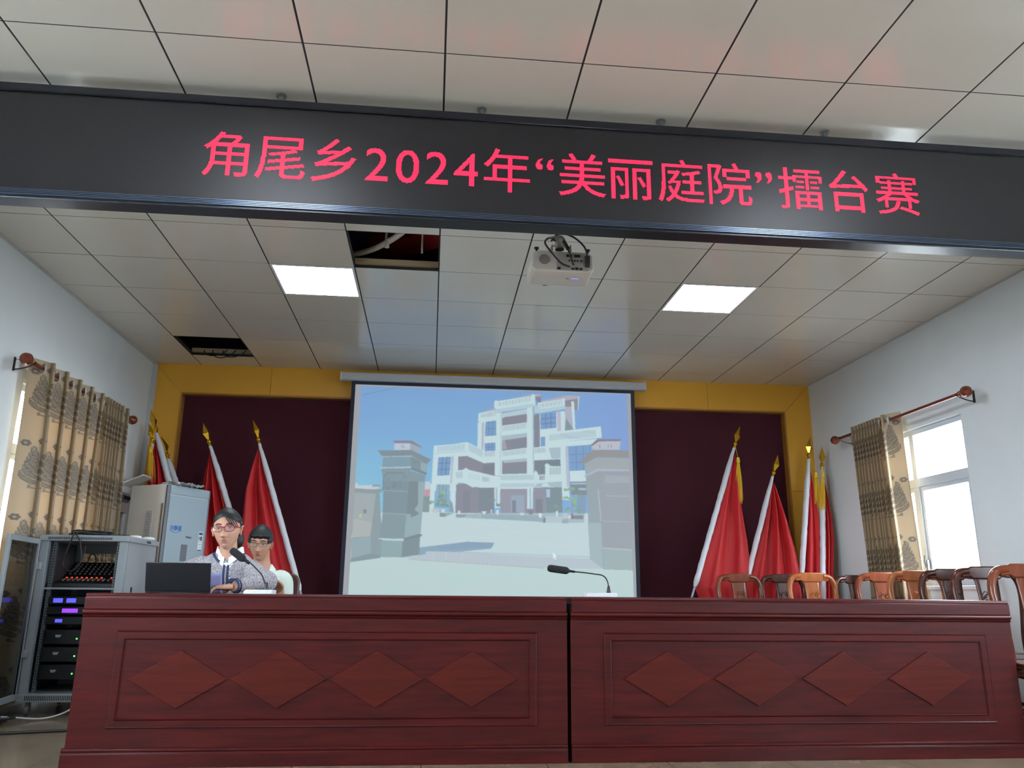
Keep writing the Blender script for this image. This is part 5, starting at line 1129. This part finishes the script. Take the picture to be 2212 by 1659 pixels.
# ================================================================ PEOPLE
def skin_mat(name, rgb, lips, mouth):
    m = bpy.data.materials.new(name); m.use_nodes = True; nt = m.node_tree; N = nt.nodes; L = nt.links; b = N['Principled BSDF']
    tc = N.new('ShaderNodeTexCoord'); sb = N.new('ShaderNodeVectorMath'); sb.operation = 'SUBTRACT'; sb.inputs[1].default_value = mouth; L.new(tc.outputs['Object'], sb.inputs[0])
    ml = N.new('ShaderNodeVectorMath'); ml.operation = 'MULTIPLY'; ml.inputs[1].default_value = (1 / .0285, 1 / .03, 1 / .0105); L.new(sb.outputs[0], ml.inputs[0])
    ln = N.new('ShaderNodeVectorMath'); ln.operation = 'LENGTH'; L.new(ml.outputs[0], ln.inputs[0])
    mr = N.new('ShaderNodeMapRange'); mr.inputs[1].default_value = .8; mr.inputs[2].default_value = 1.15; mr.inputs[3].default_value = 1; mr.inputs[4].default_value = 0; L.new(ln.outputs['Value'], mr.inputs[0])
    mx = N.new('ShaderNodeMix'); mx.data_type = 'RGBA'; L.new(mr.outputs[0], mx.inputs[0]); mx.inputs[6].default_value = lin(rgb) + (1,); mx.inputs[7].default_value = lin(lips) + (1,)
    L.new(mx.outputs[2], b.inputs['Base Color']); b.inputs['Roughness'].default_value = .48
    b.inputs['Subsurface Weight'].default_value = .12; b.inputs['Subsurface Radius'].default_value = (.01, .004, .002); b.inputs['Subsurface Scale'].default_value = .5
    return m
def gauss(x, s): return math.exp(-(x / s) ** 2)
def head_point(th, ph, f=None):
    """th: 0 top .. pi bottom, ph: 0 at +x, -pi/2 at the face (-y). Local head frame, eyes at z=0."""
    f = f or {}
    wide, jaw = f.get('wide', 1.0), f.get('jaw', 1.0)
    dx, dy, dz = math.sin(th) * math.cos(ph), math.sin(th) * math.sin(ph), math.cos(th)
    x, y, z = .074 * wide * dx, .093 * dy, (.112 if dz > 0 else .118) * dz
    if z > 0: x *= 1 + .05 * math.sin(min(1, z / .1) * pi)
    if z < 0:                                            # jaw narrows
        t = min(1, -z / .118); x *= 1 - (.40 * jaw) * t ** 1.7 * (1 if dy < .3 else .7)
        if dy < 0: y -= .012 * t ** 1.5 * (1 - abs(dx)) ; y *= 1 - .06 * t
        else: y *= 1 - .35 * t
    if dy < 0:                                           # features on the face
        fr = -dy; y -= .004 * gauss(z - .045, .03) * fr
        y += .0095 * (gauss(x - .031, .017) + gauss(x + .031, .017)) * gauss(z - .002, .015) * fr
        y -= .0045 * (gauss(x - .030, .02) + gauss(x + .030, .02)) * gauss(z - .024, .009)
        nz = min(1, max(0, (.012 - z) / .055)) if z > -.052 else max(0, 1 - (-.052 - z) / .009)
        y -= (.005 + .021 * nz ** 1.3) * gauss(x, .0075 + .0045 * nz) * (1 if -.062 < z < .02 else 0)
        y -= .008 * (gauss(x - .012, .006) + gauss(x + .012, .006)) * gauss(z + .043, .007)
        y -= .0075 * gauss(x, .025) * gauss(z + .0665, .0046) + .0080 * gauss(x, .021) * gauss(z + .0772, .0050)
        y += .003 * gauss(x, .022) * gauss(z + .0722, .0018)
        y -= .006 * gauss(x, .018) * gauss(z + .103, .010)
        y -= .004 * (gauss(x - .042, .02) + gauss(x + .042, .02)) * gauss(z + .033, .022)
        y += .003 * gauss(x, .02) * gauss(z + .089, .006)
    return (x, y, z)
def head_mesh(mb, HM, f, nu=72, nv=64):
    mb.grid(lambda u, v: HM @ Vector(head_point(v * pi, u * 2 * pi, f)), nu, nv, closed_u=True)
def ear(mb, HM, s):
    E_ = HM @ Matrix.Translation((s * .073, .008, -.012)) @ Matrix.Rotation(s * .35, 4, 'Z') @ Matrix.Rotation(-.12, 4, 'X')
    def pt(u, v):
        a = u * 2 * pi; q = v * pi
        r = math.sin(q); y = .018 * r * math.cos(a) * (1.0 if math.sin(a) > 0 else .8); z = .031 * r * math.sin(a); x = s * (.008 * math.cos(q) + .004 * r + .006 * (z > 0) * r)
        return E_ @ Vector((x, y, z))
    mb.grid(pt, 20, 12, closed_u=True)
def hair_shell(HM, h, f, f2, nu=84, nv=72):
    mb = MB()
    def pt(u, v):
        th, ph = v * pi, u * 2 * pi; p = Vector(head_point(th, ph, f)); k = h(th, ph, p); n = Vector((p.x / .074 ** 2, p.y / .093 ** 2, p.z / .115 ** 2)).normalized()
        return HM @ (p + n * k)
    mb.grid(pt, nu, nv, closed_u=True); return mb
def limb(mb, P_, R_, n=20, k=6, flat=1.0):
    pts = catmull(P_, k); rs = [float(v[0]) for v in catmull([(r, 0, 0) for r in R_], k)]
    mb.tube(pts, rs, n, flat=flat)
def torso(mb, secs, n=36):
    """secs: (centre x, y, z, half width, half depth)"""
    C_ = catmull([s_ for s_ in secs], 5); S = []
    for cx, cy, cz, a, b in C_:
        S.append([(cx + a * math.copysign(abs(math.cos(q)) ** .85, math.cos(q)), cy + b * math.copysign(abs(math.sin(q)) ** .9, math.sin(q)), cz) for q in [2 * pi * j / n for j in range(n)]])
    loft(mb, S)
def hand(mb, wrist, along, palm_n, thumb_side, curl=.35, s=1.0, spread=.05):
    """fingers leave the end of the palm, thumb leaves its side near the base"""
    a = Vector(along).normalized(); n = Vector(palm_n); n = (n - a * n.dot(a)).normalized(); b = a.cross(n).normalized() * thumb_side; W = Vector(wrist)
    for o_ in (-.022, -.007, .008, .022):
        limb(mb, [W + b * o_ * .7 * s, W + a * .035 * s + b * o_ * s, W + a * .085 * s + b * o_ * 1.1 * s], [.014 * s, .0145 * s, .011 * s], 12, 4)
    for k, (o_, ln, r) in enumerate(((.030, .068, .0088), (.0105, .077, .0090), (-.009, .071, .0086), (-.027, .056, .0078))):
        c = curl * (1 + .12 * k); p = W + a * .082 * s + b * o_ * s; d = (a + b * spread * (1.5 - k)).normalized(); pts = [p]
        for j, sg in enumerate((.42, .32, .26)):
            ang_ = c * (j + 1) * .62; dd = d * math.cos(ang_) + n * math.sin(ang_); p = p + dd * ln * sg * s; pts.append(p)
        limb(mb, pts, [r * s, r * .96 * s, r * .9 * s, r * .72 * s], 12, 4)
    p = W + b * .026 * s + a * .014 * s; pts = [p, p + (a * .5 + b * .75 + n * .3).normalized() * .032 * s, p + (a * .5 + b * .75 + n * .3).normalized() * .032 * s + (a * .9 + b * .3 + n * .4).normalized() * .028 * s]
    pts.append(pts[-1] + (a * .95 + b * .05 + n * .5).normalized() * .024 * s)
    limb(mb, pts, [.0125 * s, .0105 * s, .0095 * s, .0075 * s], 12, 4)
def remesh(o, vox, smooth=2, fac=.5):
    md = o.modifiers.new('union', 'REMESH'); md.mode = 'VOXEL'; md.voxel_size = vox; md.use_smooth_shade = True
    if smooth: ms = o.modifiers.new('relax', 'SMOOTH'); ms.iterations = smooth; ms.factor = fac
def head_line(x):                                      # point on the line between the lips
    best = min((abs(head_point(t_, -pi / 2 + x * 11)[2] + .0722), t_) for t_ in [1.9 + .01 * k for k in range(70)])
    p = head_point(best[1], -pi / 2 + x * 11); return (p[0], p[1] - .0006, -.0722 + .0015 * (x / .02) ** 2)
def eye(parent, HM, s, m_w, m_i, m_h, brow_c, look=(0, 0), lidz=.20):
    c = HM @ Vector((s * .031, -.0735, .001))
    e = MB(); e.ball(tuple(c), .0118, 20, 14); eo = e.build('eyeball', m_w, parent)
    d = (HM.to_3x3() @ Vector((look[0], -1, look[1]))).normalized(); Mi = Matrix.Translation(c + d * .0098) @ d.to_track_quat('Z', 'Y').to_matrix().to_4x4()
    MB().lathe([(.0062, 0), (.0058, .0014), (.003, .0022), (.0005, .0023)], 20, Mi).build('iris', m_i, eo)
    for up, nm in ((1, 'upper_eyelid'), (-1, 'lower_eyelid')):
        lid = MB()
        def lp(u, v):
            q = (lidz + .55 * v) if up > 0 else (-.24 - .5 * v)
            X = math.cos(pi * u); zz = math.sin(q + (0 if up > 0 else 0)) * math.sin(pi * u) ** .5; r = .0133
            x = X * r; z = zz * r; y = -math.sqrt(max(r * r - x * x - z * z, 0)); return Matrix.Translation(c) @ HM.to_3x3().to_4x4() @ Vector((x * 1.12, y, z))
        lid.grid(lp, 14, 5); lid.build(nm, SKIN[0], parent, solid=.0012)
    la = MB(); la.tube(catmull([Matrix.Translation(c) @ HM.to_3x3().to_4x4() @ Vector(q) for q in ((-.0145, -.006, .0005), (-.008, -.0118, .0055), (0, -.0132, .0070), (.008, -.0118, .0055), (.0150, -.006, .0010))], 5), .0012, 6); la.build('eyelashes', m_h, parent)
    if s > 0:
        mo_ = MB(); mo_.tube([HM @ Vector(head_line(x_)) for x_ in (-.024, -.016, -.008, 0, .008, .016, .024)], [.0005, .0009, .0011, .001, .0011, .0009, .0005], 6); mo_.build('lip_shade_line', mat('lip_shadow', (92, 44, 42), .7), parent)  # dark strip stands in for the shade between the lips
        for e_ in (-1, 1): MB().ball(tuple(HM @ Vector((e_ * .0072, -.1125, -.0505))), .0028, 10, 8, (1.2, 1, .7)).build('nostril_shade', MATS['lip_shadow'], parent)  # dark balls stand in for the shade inside the nose
    bw = MB(); pts = [HM @ Vector(p) for p in [(s * .012, -.0955, .019), (s * .024, -.0945, .024), (s * .038, -.0875, .0245), (s * .050, -.077, .019)]]
    bw.tube(catmull(pts, 4), [.0018] * 3 + [.0022] * 4 + [.0018] * 5 + [.0008], 6, flat=1.3); bw.build('eyebrow', m_h, parent)
SKIN = [None]
m_hair = mat('black_hair', (20, 19, 21), .55, noise=.35, nscale=160, stretch=(1, 1, .15), bump=.1, bscale=220)
m_eye = mat('eye_white', (205, 202, 200), .25); m_iris = mat('dark_iris', (32, 20, 14), .15)
def lens_mat():
    m = bpy.data.materials.new('spectacle_lens'); m.use_nodes = True; nt = m.node_tree; N = nt.nodes; L = nt.links; N.remove(N['Principled BSDF'])
    tr = N.new('ShaderNodeBsdfTransparent'); tr.inputs[0].default_value = (.93, .95, .97, 1); gl = N.new('ShaderNodeBsdfGlossy'); gl.inputs['Roughness'].default_value = .02
    mx = N.new('ShaderNodeMixShader'); mx.inputs[0].default_value = .13; L.new(tr.outputs[0], mx.inputs[1]); L.new(gl.outputs[0], mx.inputs[2]); L.new(mx.outputs[0], N['Material Output'].inputs[0]); return m
def spectacles(parent, HM, m_frame, w=.026, h=.0165, r=.0017, z0=-.004, full=True):
    g_ = MB()
    def rim(s):
        return [(s * (.034 + w * math.copysign(abs(math.cos(q)) ** .7, math.cos(q))), -.107 + .006 * ((.034 + w * math.cos(q)) / .06) ** 2 * 1.6, z0 + h * math.copysign(abs(math.sin(q)) ** .75, math.sin(q))) for q in [2 * pi * k / 28 for k in range(28)]]
    for s in (-1, 1):
        R_ = [HM @ Vector(p) for p in rim(s)]
        g_.tube(R_, r, 8, closed=True)
        g_.tube([HM @ Vector(p) for p in ((s * .060, -.098, z0 + h * .55), (s * .071, -.088, z0 + h * .6), (s * .077, -.04, z0 + h * .5), (s * .079, .005, z0 + h * .4), (s * .077, .02, z0 - .012))], r, 8)
    g_.tube([HM @ Vector(p) for p in ((-.009, -.108, z0 + .006), (0, -.1105, z0 + .0085), (.009, -.108, z0 + .006))], r, 8)
    go = g_.build('spectacles', m_frame, parent)
    for s in (-1, 1): MB().add([HM @ Vector(p) for p in rim(s)], [tuple(range(28))]).build('lens', LENS, go, smooth=False)
    return go
LENS = lens_mat()

# ---------------- woman at the left desk
YW = .03
hc = at_y(483, 1140, YW)                                # centre of the face at eye height
wo = thing('person', 'seated woman in a grey tweed jacket and red-framed glasses looking up behind the laptop', 'person', (hc[0] + .02, .24, 0))
O_ = Vector((hc[0] + .02, .24, 0)); G = lambda x, y, z: (x, y, z)
hl = Vector(hc) - O_; hl.y += .085
HM = Matrix.Translation(hl) @ Matrix.Rotation(.03, 4, 'Z') @ Matrix.Rotation(-.06, 4, 'Y') @ Matrix.Rotation(.02, 4, 'X') @ Matrix.Scale(1.0, 4)
mouth = HM @ Vector((0, -.1, -.0725))
m_skin = skin_mat('warm_skin', (196, 148, 124), (168, 96, 90), tuple(mouth)); SKIN[0] = m_skin
fw = {'wide': .98, 'jaw': .62}
hx, hy, hz = hl
b = MB(); head_mesh(b, HM, fw); ear(b, HM, -1); ear(b, HM, 1)
limb(b, [(hx, hy + .035, hz - .04), (hx + .004, hy + .055, hz - .10), (hx + .008, hy + .075, hz - .17)], [.052, .050, .062], 24)
sz = hz - .162                                         # shoulder line
torso(b, [(hx + .01, hy + .09, sz + .04, .06, .05), (hx + .005, hy + .10, sz + .0, .10, .06), (hx + .005, hy + .11, sz - .05, .15, .08), (0, hy + .13, sz - .16, .165, .10), (0, .0, sz - .30, .14, .10), (0, .0, .52, .16, .12), (0, .0, .475, .17, .13)])
eL = (.262, -.28, TT + .055); wL = (.118, -.45, TT + .034)     # her left arm lies across the desk
shL = (hx + .135, hy + .10, sz - .070); shR = (hx - .170, hy + .10, sz - .065)
eR = (-.30, -.20, TT + .06); wR = (-.165, -.40, TT + .05)
limb(b, [shL, tuple((Vector(shL) + Vector(eL)) / 2), eL, tuple((Vector(eL) + Vector(wL)) / 2), wL], [.05, .043, .038, .034, .024])
limb(b, [shR, tuple((Vector(shR) + Vector(eR)) / 2), eR, tuple((Vector(eR) + Vector(wR)) / 2), wR], [.05, .043, .038, .034, .024])
hand(b, wL, (-.95, -.22, -.05), (0, -.15, -1), -1, .55, .95)
hand(b, wR, (.45, -.9, -.02), (0, 0, -1), 1, .5, .95)
for s in (-1, 1): limb(b, [(s * .09, -.02, .535), (s * .11, -.42, .535), (s * .11, -.44, .48), (s * .11, -.40, .12), (s * .11, -.40, .05)], [.085, .065, .058, .042, .036]); limb(b, [(s * .11, -.38, .04), (s * .115, -.52, .03)], [.036, .028], flat=.8)
bo = b.build('body', m_skin, wo); remesh(bo, .0031, 1, .3)
for s in (-1, 1): eye(wo, HM, s, m_eye, m_iris, m_hair, None, (.1, -.02))
# hair: drawn back into a low bun
def h_w(th, ph, p):
    x, y, z = p
    if y < -.005: edge = (z - (.068 - 1.9 * abs(x) ** 1.5)) / .016
    else: edge = (z + .050 - .2 * max(0, .03 - y)) / .02
    edge = max(-1, min(1, edge))
    if -.03 < y < .02 and z < .02: edge = min(edge, (y + .0) / .015)
    return -.008 + (.020 + .004 * max(0, y) / .09) * (edge * .5 + .5) + .0012 * math.sin(ph * 40 + 6 * z)
hs = hair_shell(HM, h_w, fw, None)
hs.ball(tuple(HM @ Vector((.034, .092, -.060))), .048, 24, 16, (1.0, .85, 1.1))
ho = hs.build('hair', m_hair, wo); remesh(ho, .0035, 1, .4)
st = MB()
for a, c, e in (((-.012, -.080, .088), (.030, -.100, .050), (.062, -.066, -.008)), ((-.010, -.082, .086), (.040, -.094, .052), (.066, -.056, .000)), ((-.006, -.086, .082), (.018, -.104, .052), (.045, -.092, .006)), ((-.012, -.08, .09), (.05, -.084, .055), (.071, -.046, .004))):
    pts = catmull([HM @ Vector(q) for q in (a, c, e)], 8); st.tube(pts, [.0035 * math.sin(pi * (.15 + .82 * i / len(pts))) for i in range(len(pts))], 6)
st.build('loose_strands', m_hair, wo)
MB().ball(tuple(HM @ Vector((.078, .045, .015))), .009, 12, 8, (1, 1.2, .8)).build('hair_clip', mat('pearl_clip', (200, 198, 205), .15, metal=.6), wo)
spectacles(wo, HM, mat('red_glasses', (150, 28, 44), .3), r=.0024)
# jacket
def tweed():
    m = bpy.data.materials.new('grey_tweed'); m.use_nodes = True; nt = m.node_tree; N = nt.nodes; L = nt.links; bb = N['Principled BSDF']
    tc = N.new('ShaderNodeTexCoord'); mp = N.new('ShaderNodeMapping'); mp.inputs['Scale'].default_value = (230, 110, 330); L.new(tc.outputs['Object'], mp.inputs[0])
    v = N.new('ShaderNodeTexNoise'); v.inputs['Scale'].default_value = 1.0; v.inputs['Detail'].default_value = 2; L.new(mp.outputs[0], v.inputs['Vector'])
    r = N.new('ShaderNodeValToRGB'); e = r.color_ramp.elements; e[0].position = .36; e[0].color = lin((66, 60, 74)) + (1,); e[1].position = .54; e[1].color = lin((178, 174, 178)) + (1,)
    L.new(v.outputs['Fac'], r.inputs[0]); L.new(r.outputs[0], bb.inputs['Base Color']); bb.inputs['Roughness'].default_value = .9
    bp = N.new('ShaderNodeBump'); bp.inputs['Strength'].default_value = .5; bp.inputs['Distance'].default_value = .004; L.new(v.outputs['Fac'], bp.inputs['Height']); L.new(bp.outputs[0], bb.inputs['Normal']); return m
m_tw = tweed(); m_navy = mat('navy_trim', (34, 46, 84), .7, bump=.3, bscale=300)
j = MB()
torso(j, [(hx + .000, hy + .100, sz + .026, .092, .070), (hx - .002, hy + .104, sz + .002, .128, .086), (hx - .010, hy + .108, sz - .035, .165, .100), (hx - .012, hy + .112, sz - .08, .190, .112), (.0, hy + .13, sz - .16, .188, .122), (0, .01, sz - .30, .18, .125), (0, .005, .56, .195, .14)])
mid = lambda a, c, d=(0, 0, 0), t=.5: tuple(Vector(a).lerp(Vector(c), t) + Vector(d))
limb(j, [mid(shL, (hx, hy + .1, sz), (0, 0, 0), .3), shL, mid(shL, eL, (.006, 0, 0)), (eL[0] + .005, eL[1], eL[2] + .01), mid(eL, wL, (0, 0, .012)), mid(eL, wL, (0, 0, .003), .94)], [.052, .060, .056, .054, .041, .032])
limb(j, [mid(shR, (hx, hy + .1, sz), (0, 0, 0), .3), shR, mid(shR, eR, (-.02, 0, 0)), eR, mid(eR, wR), mid(eR, wR, (0, 0, .0), .86)], [.062, .068, .062, .056, .050, .043])
jo = j.build('tweed_jacket', m_tw, wo); remesh(jo, .006, 2)
# cuffs, neckline trim, front trim, pocket trim, buttons
dl = (Vector(wL) - Vector(eL)).normalized(); Mc = lambda p, d: Matrix.Translation(p) @ Vector(d).to_track_quat('Z', 'Y').to_matrix().to_4x4()
cf = MB(); cw = Vector(mid(eL, wL, (0, 0, .003), .93))
for o1 in (0, -.016): cf.tube([Mc(cw + dl * o1, dl) @ Vector((.0335 * math.cos(q * pi / 14), .0335 * math.sin(q * pi / 14), 0)) for q in range(28)], .0045, 8, closed=True)
cf.build('cuff_trim', m_navy, wo)
nt_ = MB(); nk = []
for q in range(41):
    a = pi * (q / 40) * 1.5 + pi * .75; nk.append((hx + .008 + .086 * math.cos(a), hy + .092 + .094 * math.sin(a), sz + .022 - .058 * max(0, -math.sin(a)) ** 2))
nt_.tube(nk, .0075, 8, flat=.7)
fxc = hx + .014; yfr = hy + .004
for s in (-.011, .011):
    nt_.tube(catmull([(fxc + s, yfr - .004, sz - .030), (fxc + s, yfr - .0035, sz - .06), (fxc + s, yfr - .000, sz - .12), (fxc + s, yfr + .004, sz - .20)], 6), .0055, 8)
no = nt_.build('neckline_trim', m_navy, wo)
sw = no.modifiers.new('wrap', 'SHRINKWRAP'); sw.target = jo; sw.wrap_method = 'NEAREST_SURFACEPOINT'; sw.wrap_mode = 'OUTSIDE_SURFACE'; sw.offset = .003
pq = Vector(at_y(507, 1254, .24 + hy - .012)) - O_; pkx = pq.x
pk = MB(); pk.box(pkx - .042, pkx + .042, yfr - .012, yfr + .02, pq.z - .012, pq.z + .012); pko = pk.build('pocket_trim', m_navy, wo, bevel=.003)
for dx, dz in ((.035, -.035), (.038, -.10)):
    MB().ball((fxc + dx - .01, yfr - .008, sz + dz - .02), .006, 12, 8).build('pearl_button', mat('pearl', (225, 220, 215), .15), wo)
MB().ball((pkx + .0, yfr - .016, pq.z - .012), .007, 12, 8).build('pearl_button', MATS['pearl'], wo)
# ruffled white collar
rf = MB(); m_rf = mat('white_blouse', (232, 232, 230), .7)
def ruf(u, v):
    a = -pi / 2 + .16 + (2 * pi - .32) * u; fr_ = max(0, -math.sin(a)); w = math.sin(u * 90) * .0035 * v; r1 = .064 + .018 * (1 - v) + w + .004 * v
    zz = sz + .012 + .052 * v - .060 * fr_ ** 3 * (1 + .15 * v)
    return (hx + .010 + r1 * math.cos(a) * 1.02, hy + .082 + r1 * math.sin(a) * 1.02, zz)
rf.grid(ruf, 140, 10); rf.build('ruffled_collar', m_rf, wo, solid=.002, ang=3)
bl_ = MB(); torso(bl_, [(hx + .008, hy + .088, sz - .012, .050, .052), (hx + .008, hy + .090, sz - .035, .085, .086), (hx + .008, hy + .09, sz - .07, .07, .08)]); bl_.build('blouse', m_rf, wo)
tr_ = MB()
for s in (-1, 1): limb(tr_, [(s * .08, .03, .55), (s * .1, -.2, .545), (s * .11, -.43, .535), (s * .11, -.45, .46), (s * .11, -.40, .10)], [.11, .095, .078, .068, .055])
torso(tr_, [(0, .0, .64, .16, .12), (0, .0, .56, .18, .14), (0, .01, .48, .18, .14)])
to = tr_.build('trousers', mat('dark_trousers', (30, 30, 38), .8), wo); remesh(to, .008, 2)
plain_chair('padded chair under the woman, hidden behind the left desk', (O_.x, O_.y + .0, 0))

# ---------------- young man behind her
hc = at_y(557, 1172, .78)
mo = Vector((hc[0] + .01, 1.06, 0))
ma = thing('person', 'seated young man in a pale mint polo shirt and glasses, looking down behind the woman', 'person', mo)
hl = Vector(hc) - mo; hl.y += .085
HM = Matrix.Translation(hl) @ Matrix.Rotation(.05, 4, 'Z') @ Matrix.Rotation(.03, 4, 'Y') @ Matrix.Rotation(.12, 4, 'X') @ Matrix.Scale(.96, 4)
mouth = HM @ Vector((0, -.1, -.0725))
m_skin2 = skin_mat('tan_skin', (186, 138, 112), (150, 86, 78), tuple(mouth)); SKIN[0] = m_skin2
fm = {'wide': .97, 'jaw': .66}; hx, hy, hz = hl
b = MB(); head_mesh(b, HM, fm); ear(b, HM, -1); ear(b, HM, 1)
limb(b, [(hx, hy + .045, hz - .05), (hx + .004, hy + .065, hz - .11), (hx + .008, hy + .08, hz - .18)], [.056, .055, .07], 24)
sz = hz - .205
torso(b, [(hx + .01, hy + .09, sz + .04, .062, .055), (hx + .008, hy + .10, sz + .0, .11, .07), (hx + .008, hy + .11, sz - .05, .16, .085), (0, hy + .13, sz - .16, .175, .11), (0, .0, .62, .15, .105), (0, .0, .52, .165, .12), (0, .0, .475, .17, .13)])
shL = (hx + .150, hy + .10, sz - .045); eL = (hx + .175, hy + .06, sz - .30); hp_ = Vector(at_y(592, 1272, .62)) - mo; wL = (hp_.x + .035, hp_.y + .03, hp_.z - .02)
shR = (hx - .185, hy + .10, sz - .04); eR = (hx - .24, hy + .0, sz - .30); wR = (hx - .06, hy - .17, sz - .27)
limb(b, [shL, mid(shL, eL), eL, mid(eL, wL), wL], [.052, .045, .04, .034, .026]); limb(b, [shR, mid(shR, eR), eR, mid(eR, wR), wR], [.052, .045, .04, .034, .026])
hand(b, wL, (-.55, -.2, .80), (-.5, -.8, -.2), 1, .85, 1.0); hand(b, wR, (.9, -.3, .1), (0, 0, -1), 1, .6, 1.0)
for s in (-1, 1): limb(b, [(s * .09, -.02, .535), (s * .13, -.38, .54), (s * .13, -.40, .48), (s * .13, -.34, .12), (s * .13, -.34, .05)], [.088, .068, .06, .044, .038]); limb(b, [(s * .13, -.32, .04), (s * .135, -.46, .03)], [.038, .03], flat=.8)
bo = b.build('body', m_skin2, ma); remesh(bo, .0031, 1, .3)
for s in (-1, 1): eye(ma, HM, s, m_eye, m_iris, m_hair, None, (0, -.4), .0)
def h_m(th, ph, p):
    x, y, z = p
    if y < -.02: edge = (z - .040 + (.035 if abs(x) > .056 else 0) + .0025 * math.sin(x * 160)) / .009
    elif y < .045: edge = (z - .008 - .0 * y) / .014
    else: edge = (z + .062) / .02
    edge = max(-1, min(1, edge)); top_ = max(0, z) / .11
    return -.008 + (.019 + .008 * top_ + (.004 if y < -.04 else 0)) * (edge * .5 + .5) + .0015 * math.sin(ph * 46 + 9 * z)
ho = hair_shell(HM, h_m, fm, None).build('hair', m_hair, ma); remesh(ho, .0035, 1, .4)
spectacles(ma, HM, mat('thin_dark_glasses', (50, 52, 58), .3, metal=.5), .027, .0145, .0012, -.003)
m_mint = mat('mint_polo', (196, 208, 198), .8, noise=.04, nscale=8, bump=.12, bscale=40)
j = MB(); torso(j, [(hx + .008, hy + .096, sz + .030, .088, .072), (hx + .004, hy + .100, sz + .008, .135, .088), (hx + .0, hy + .106, sz - .02, .175, .10), (hx + .0, hy + .112, sz - .06, .196, .11), (0, hy + .13, sz - .16, .19, .125), (0, .0, .64, .168, .12), (0, .0, .54, .18, .135)])
limb(j, [mid(shL, (hx, hy + .1, sz), (0, 0, 0), .3), shL, mid(shL, eL, (.008, 0, 0), .45), mid(shL, eL, (.012, -.002, 0), .8)], [.062, .068, .062, .060]); limb(j, [mid(shR, (hx, hy + .1, sz), (0, 0, 0), .3), shR, mid(shR, eR, (-.008, 0, 0), .45), mid(shR, eR, (-.012, -.002, 0), .8)], [.062, .068, .062, .060])
jo = j.build('polo_shirt', m_mint, ma); remesh(jo, .006, 2)
rf = MB()
def col_(u, v):
    a = -pi / 2 + .10 + .28 * v + (2 * pi - .20 - .56 * v) * u; r1 = .062 + .030 * v; fr_ = max(0, -math.sin(a))
    return (hx + .008 + r1 * math.cos(a), hy + .088 + r1 * math.sin(a), sz + .070 - .038 * v - .066 * fr_ ** 2 - .018 * v * fr_)
rf.grid(col_, 60, 6); rf.build('shirt_collar', mat('pale_collar', (204, 216, 210), .75), ma, solid=.003, ang=3)
tr_ = MB()
for s in (-1, 1): limb(tr_, [(s * .08, .03, .55), (s * .11, -.2, .55), (s * .13, -.39, .54), (s * .13, -.41, .46), (s * .13, -.34, .10)], [.11, .095, .08, .07, .056])
torso(tr_, [(0, .0, .62, .15, .12), (0, .0, .56, .18, .14), (0, .01, .48, .18, .14)])
to = tr_.build('trousers', MATS['dark_trousers'], ma); remesh(to, .008, 2)
plain_chair('brown padded chair whose back shows right of the young man', (mo.x + .0, mo.y + .0, 0))
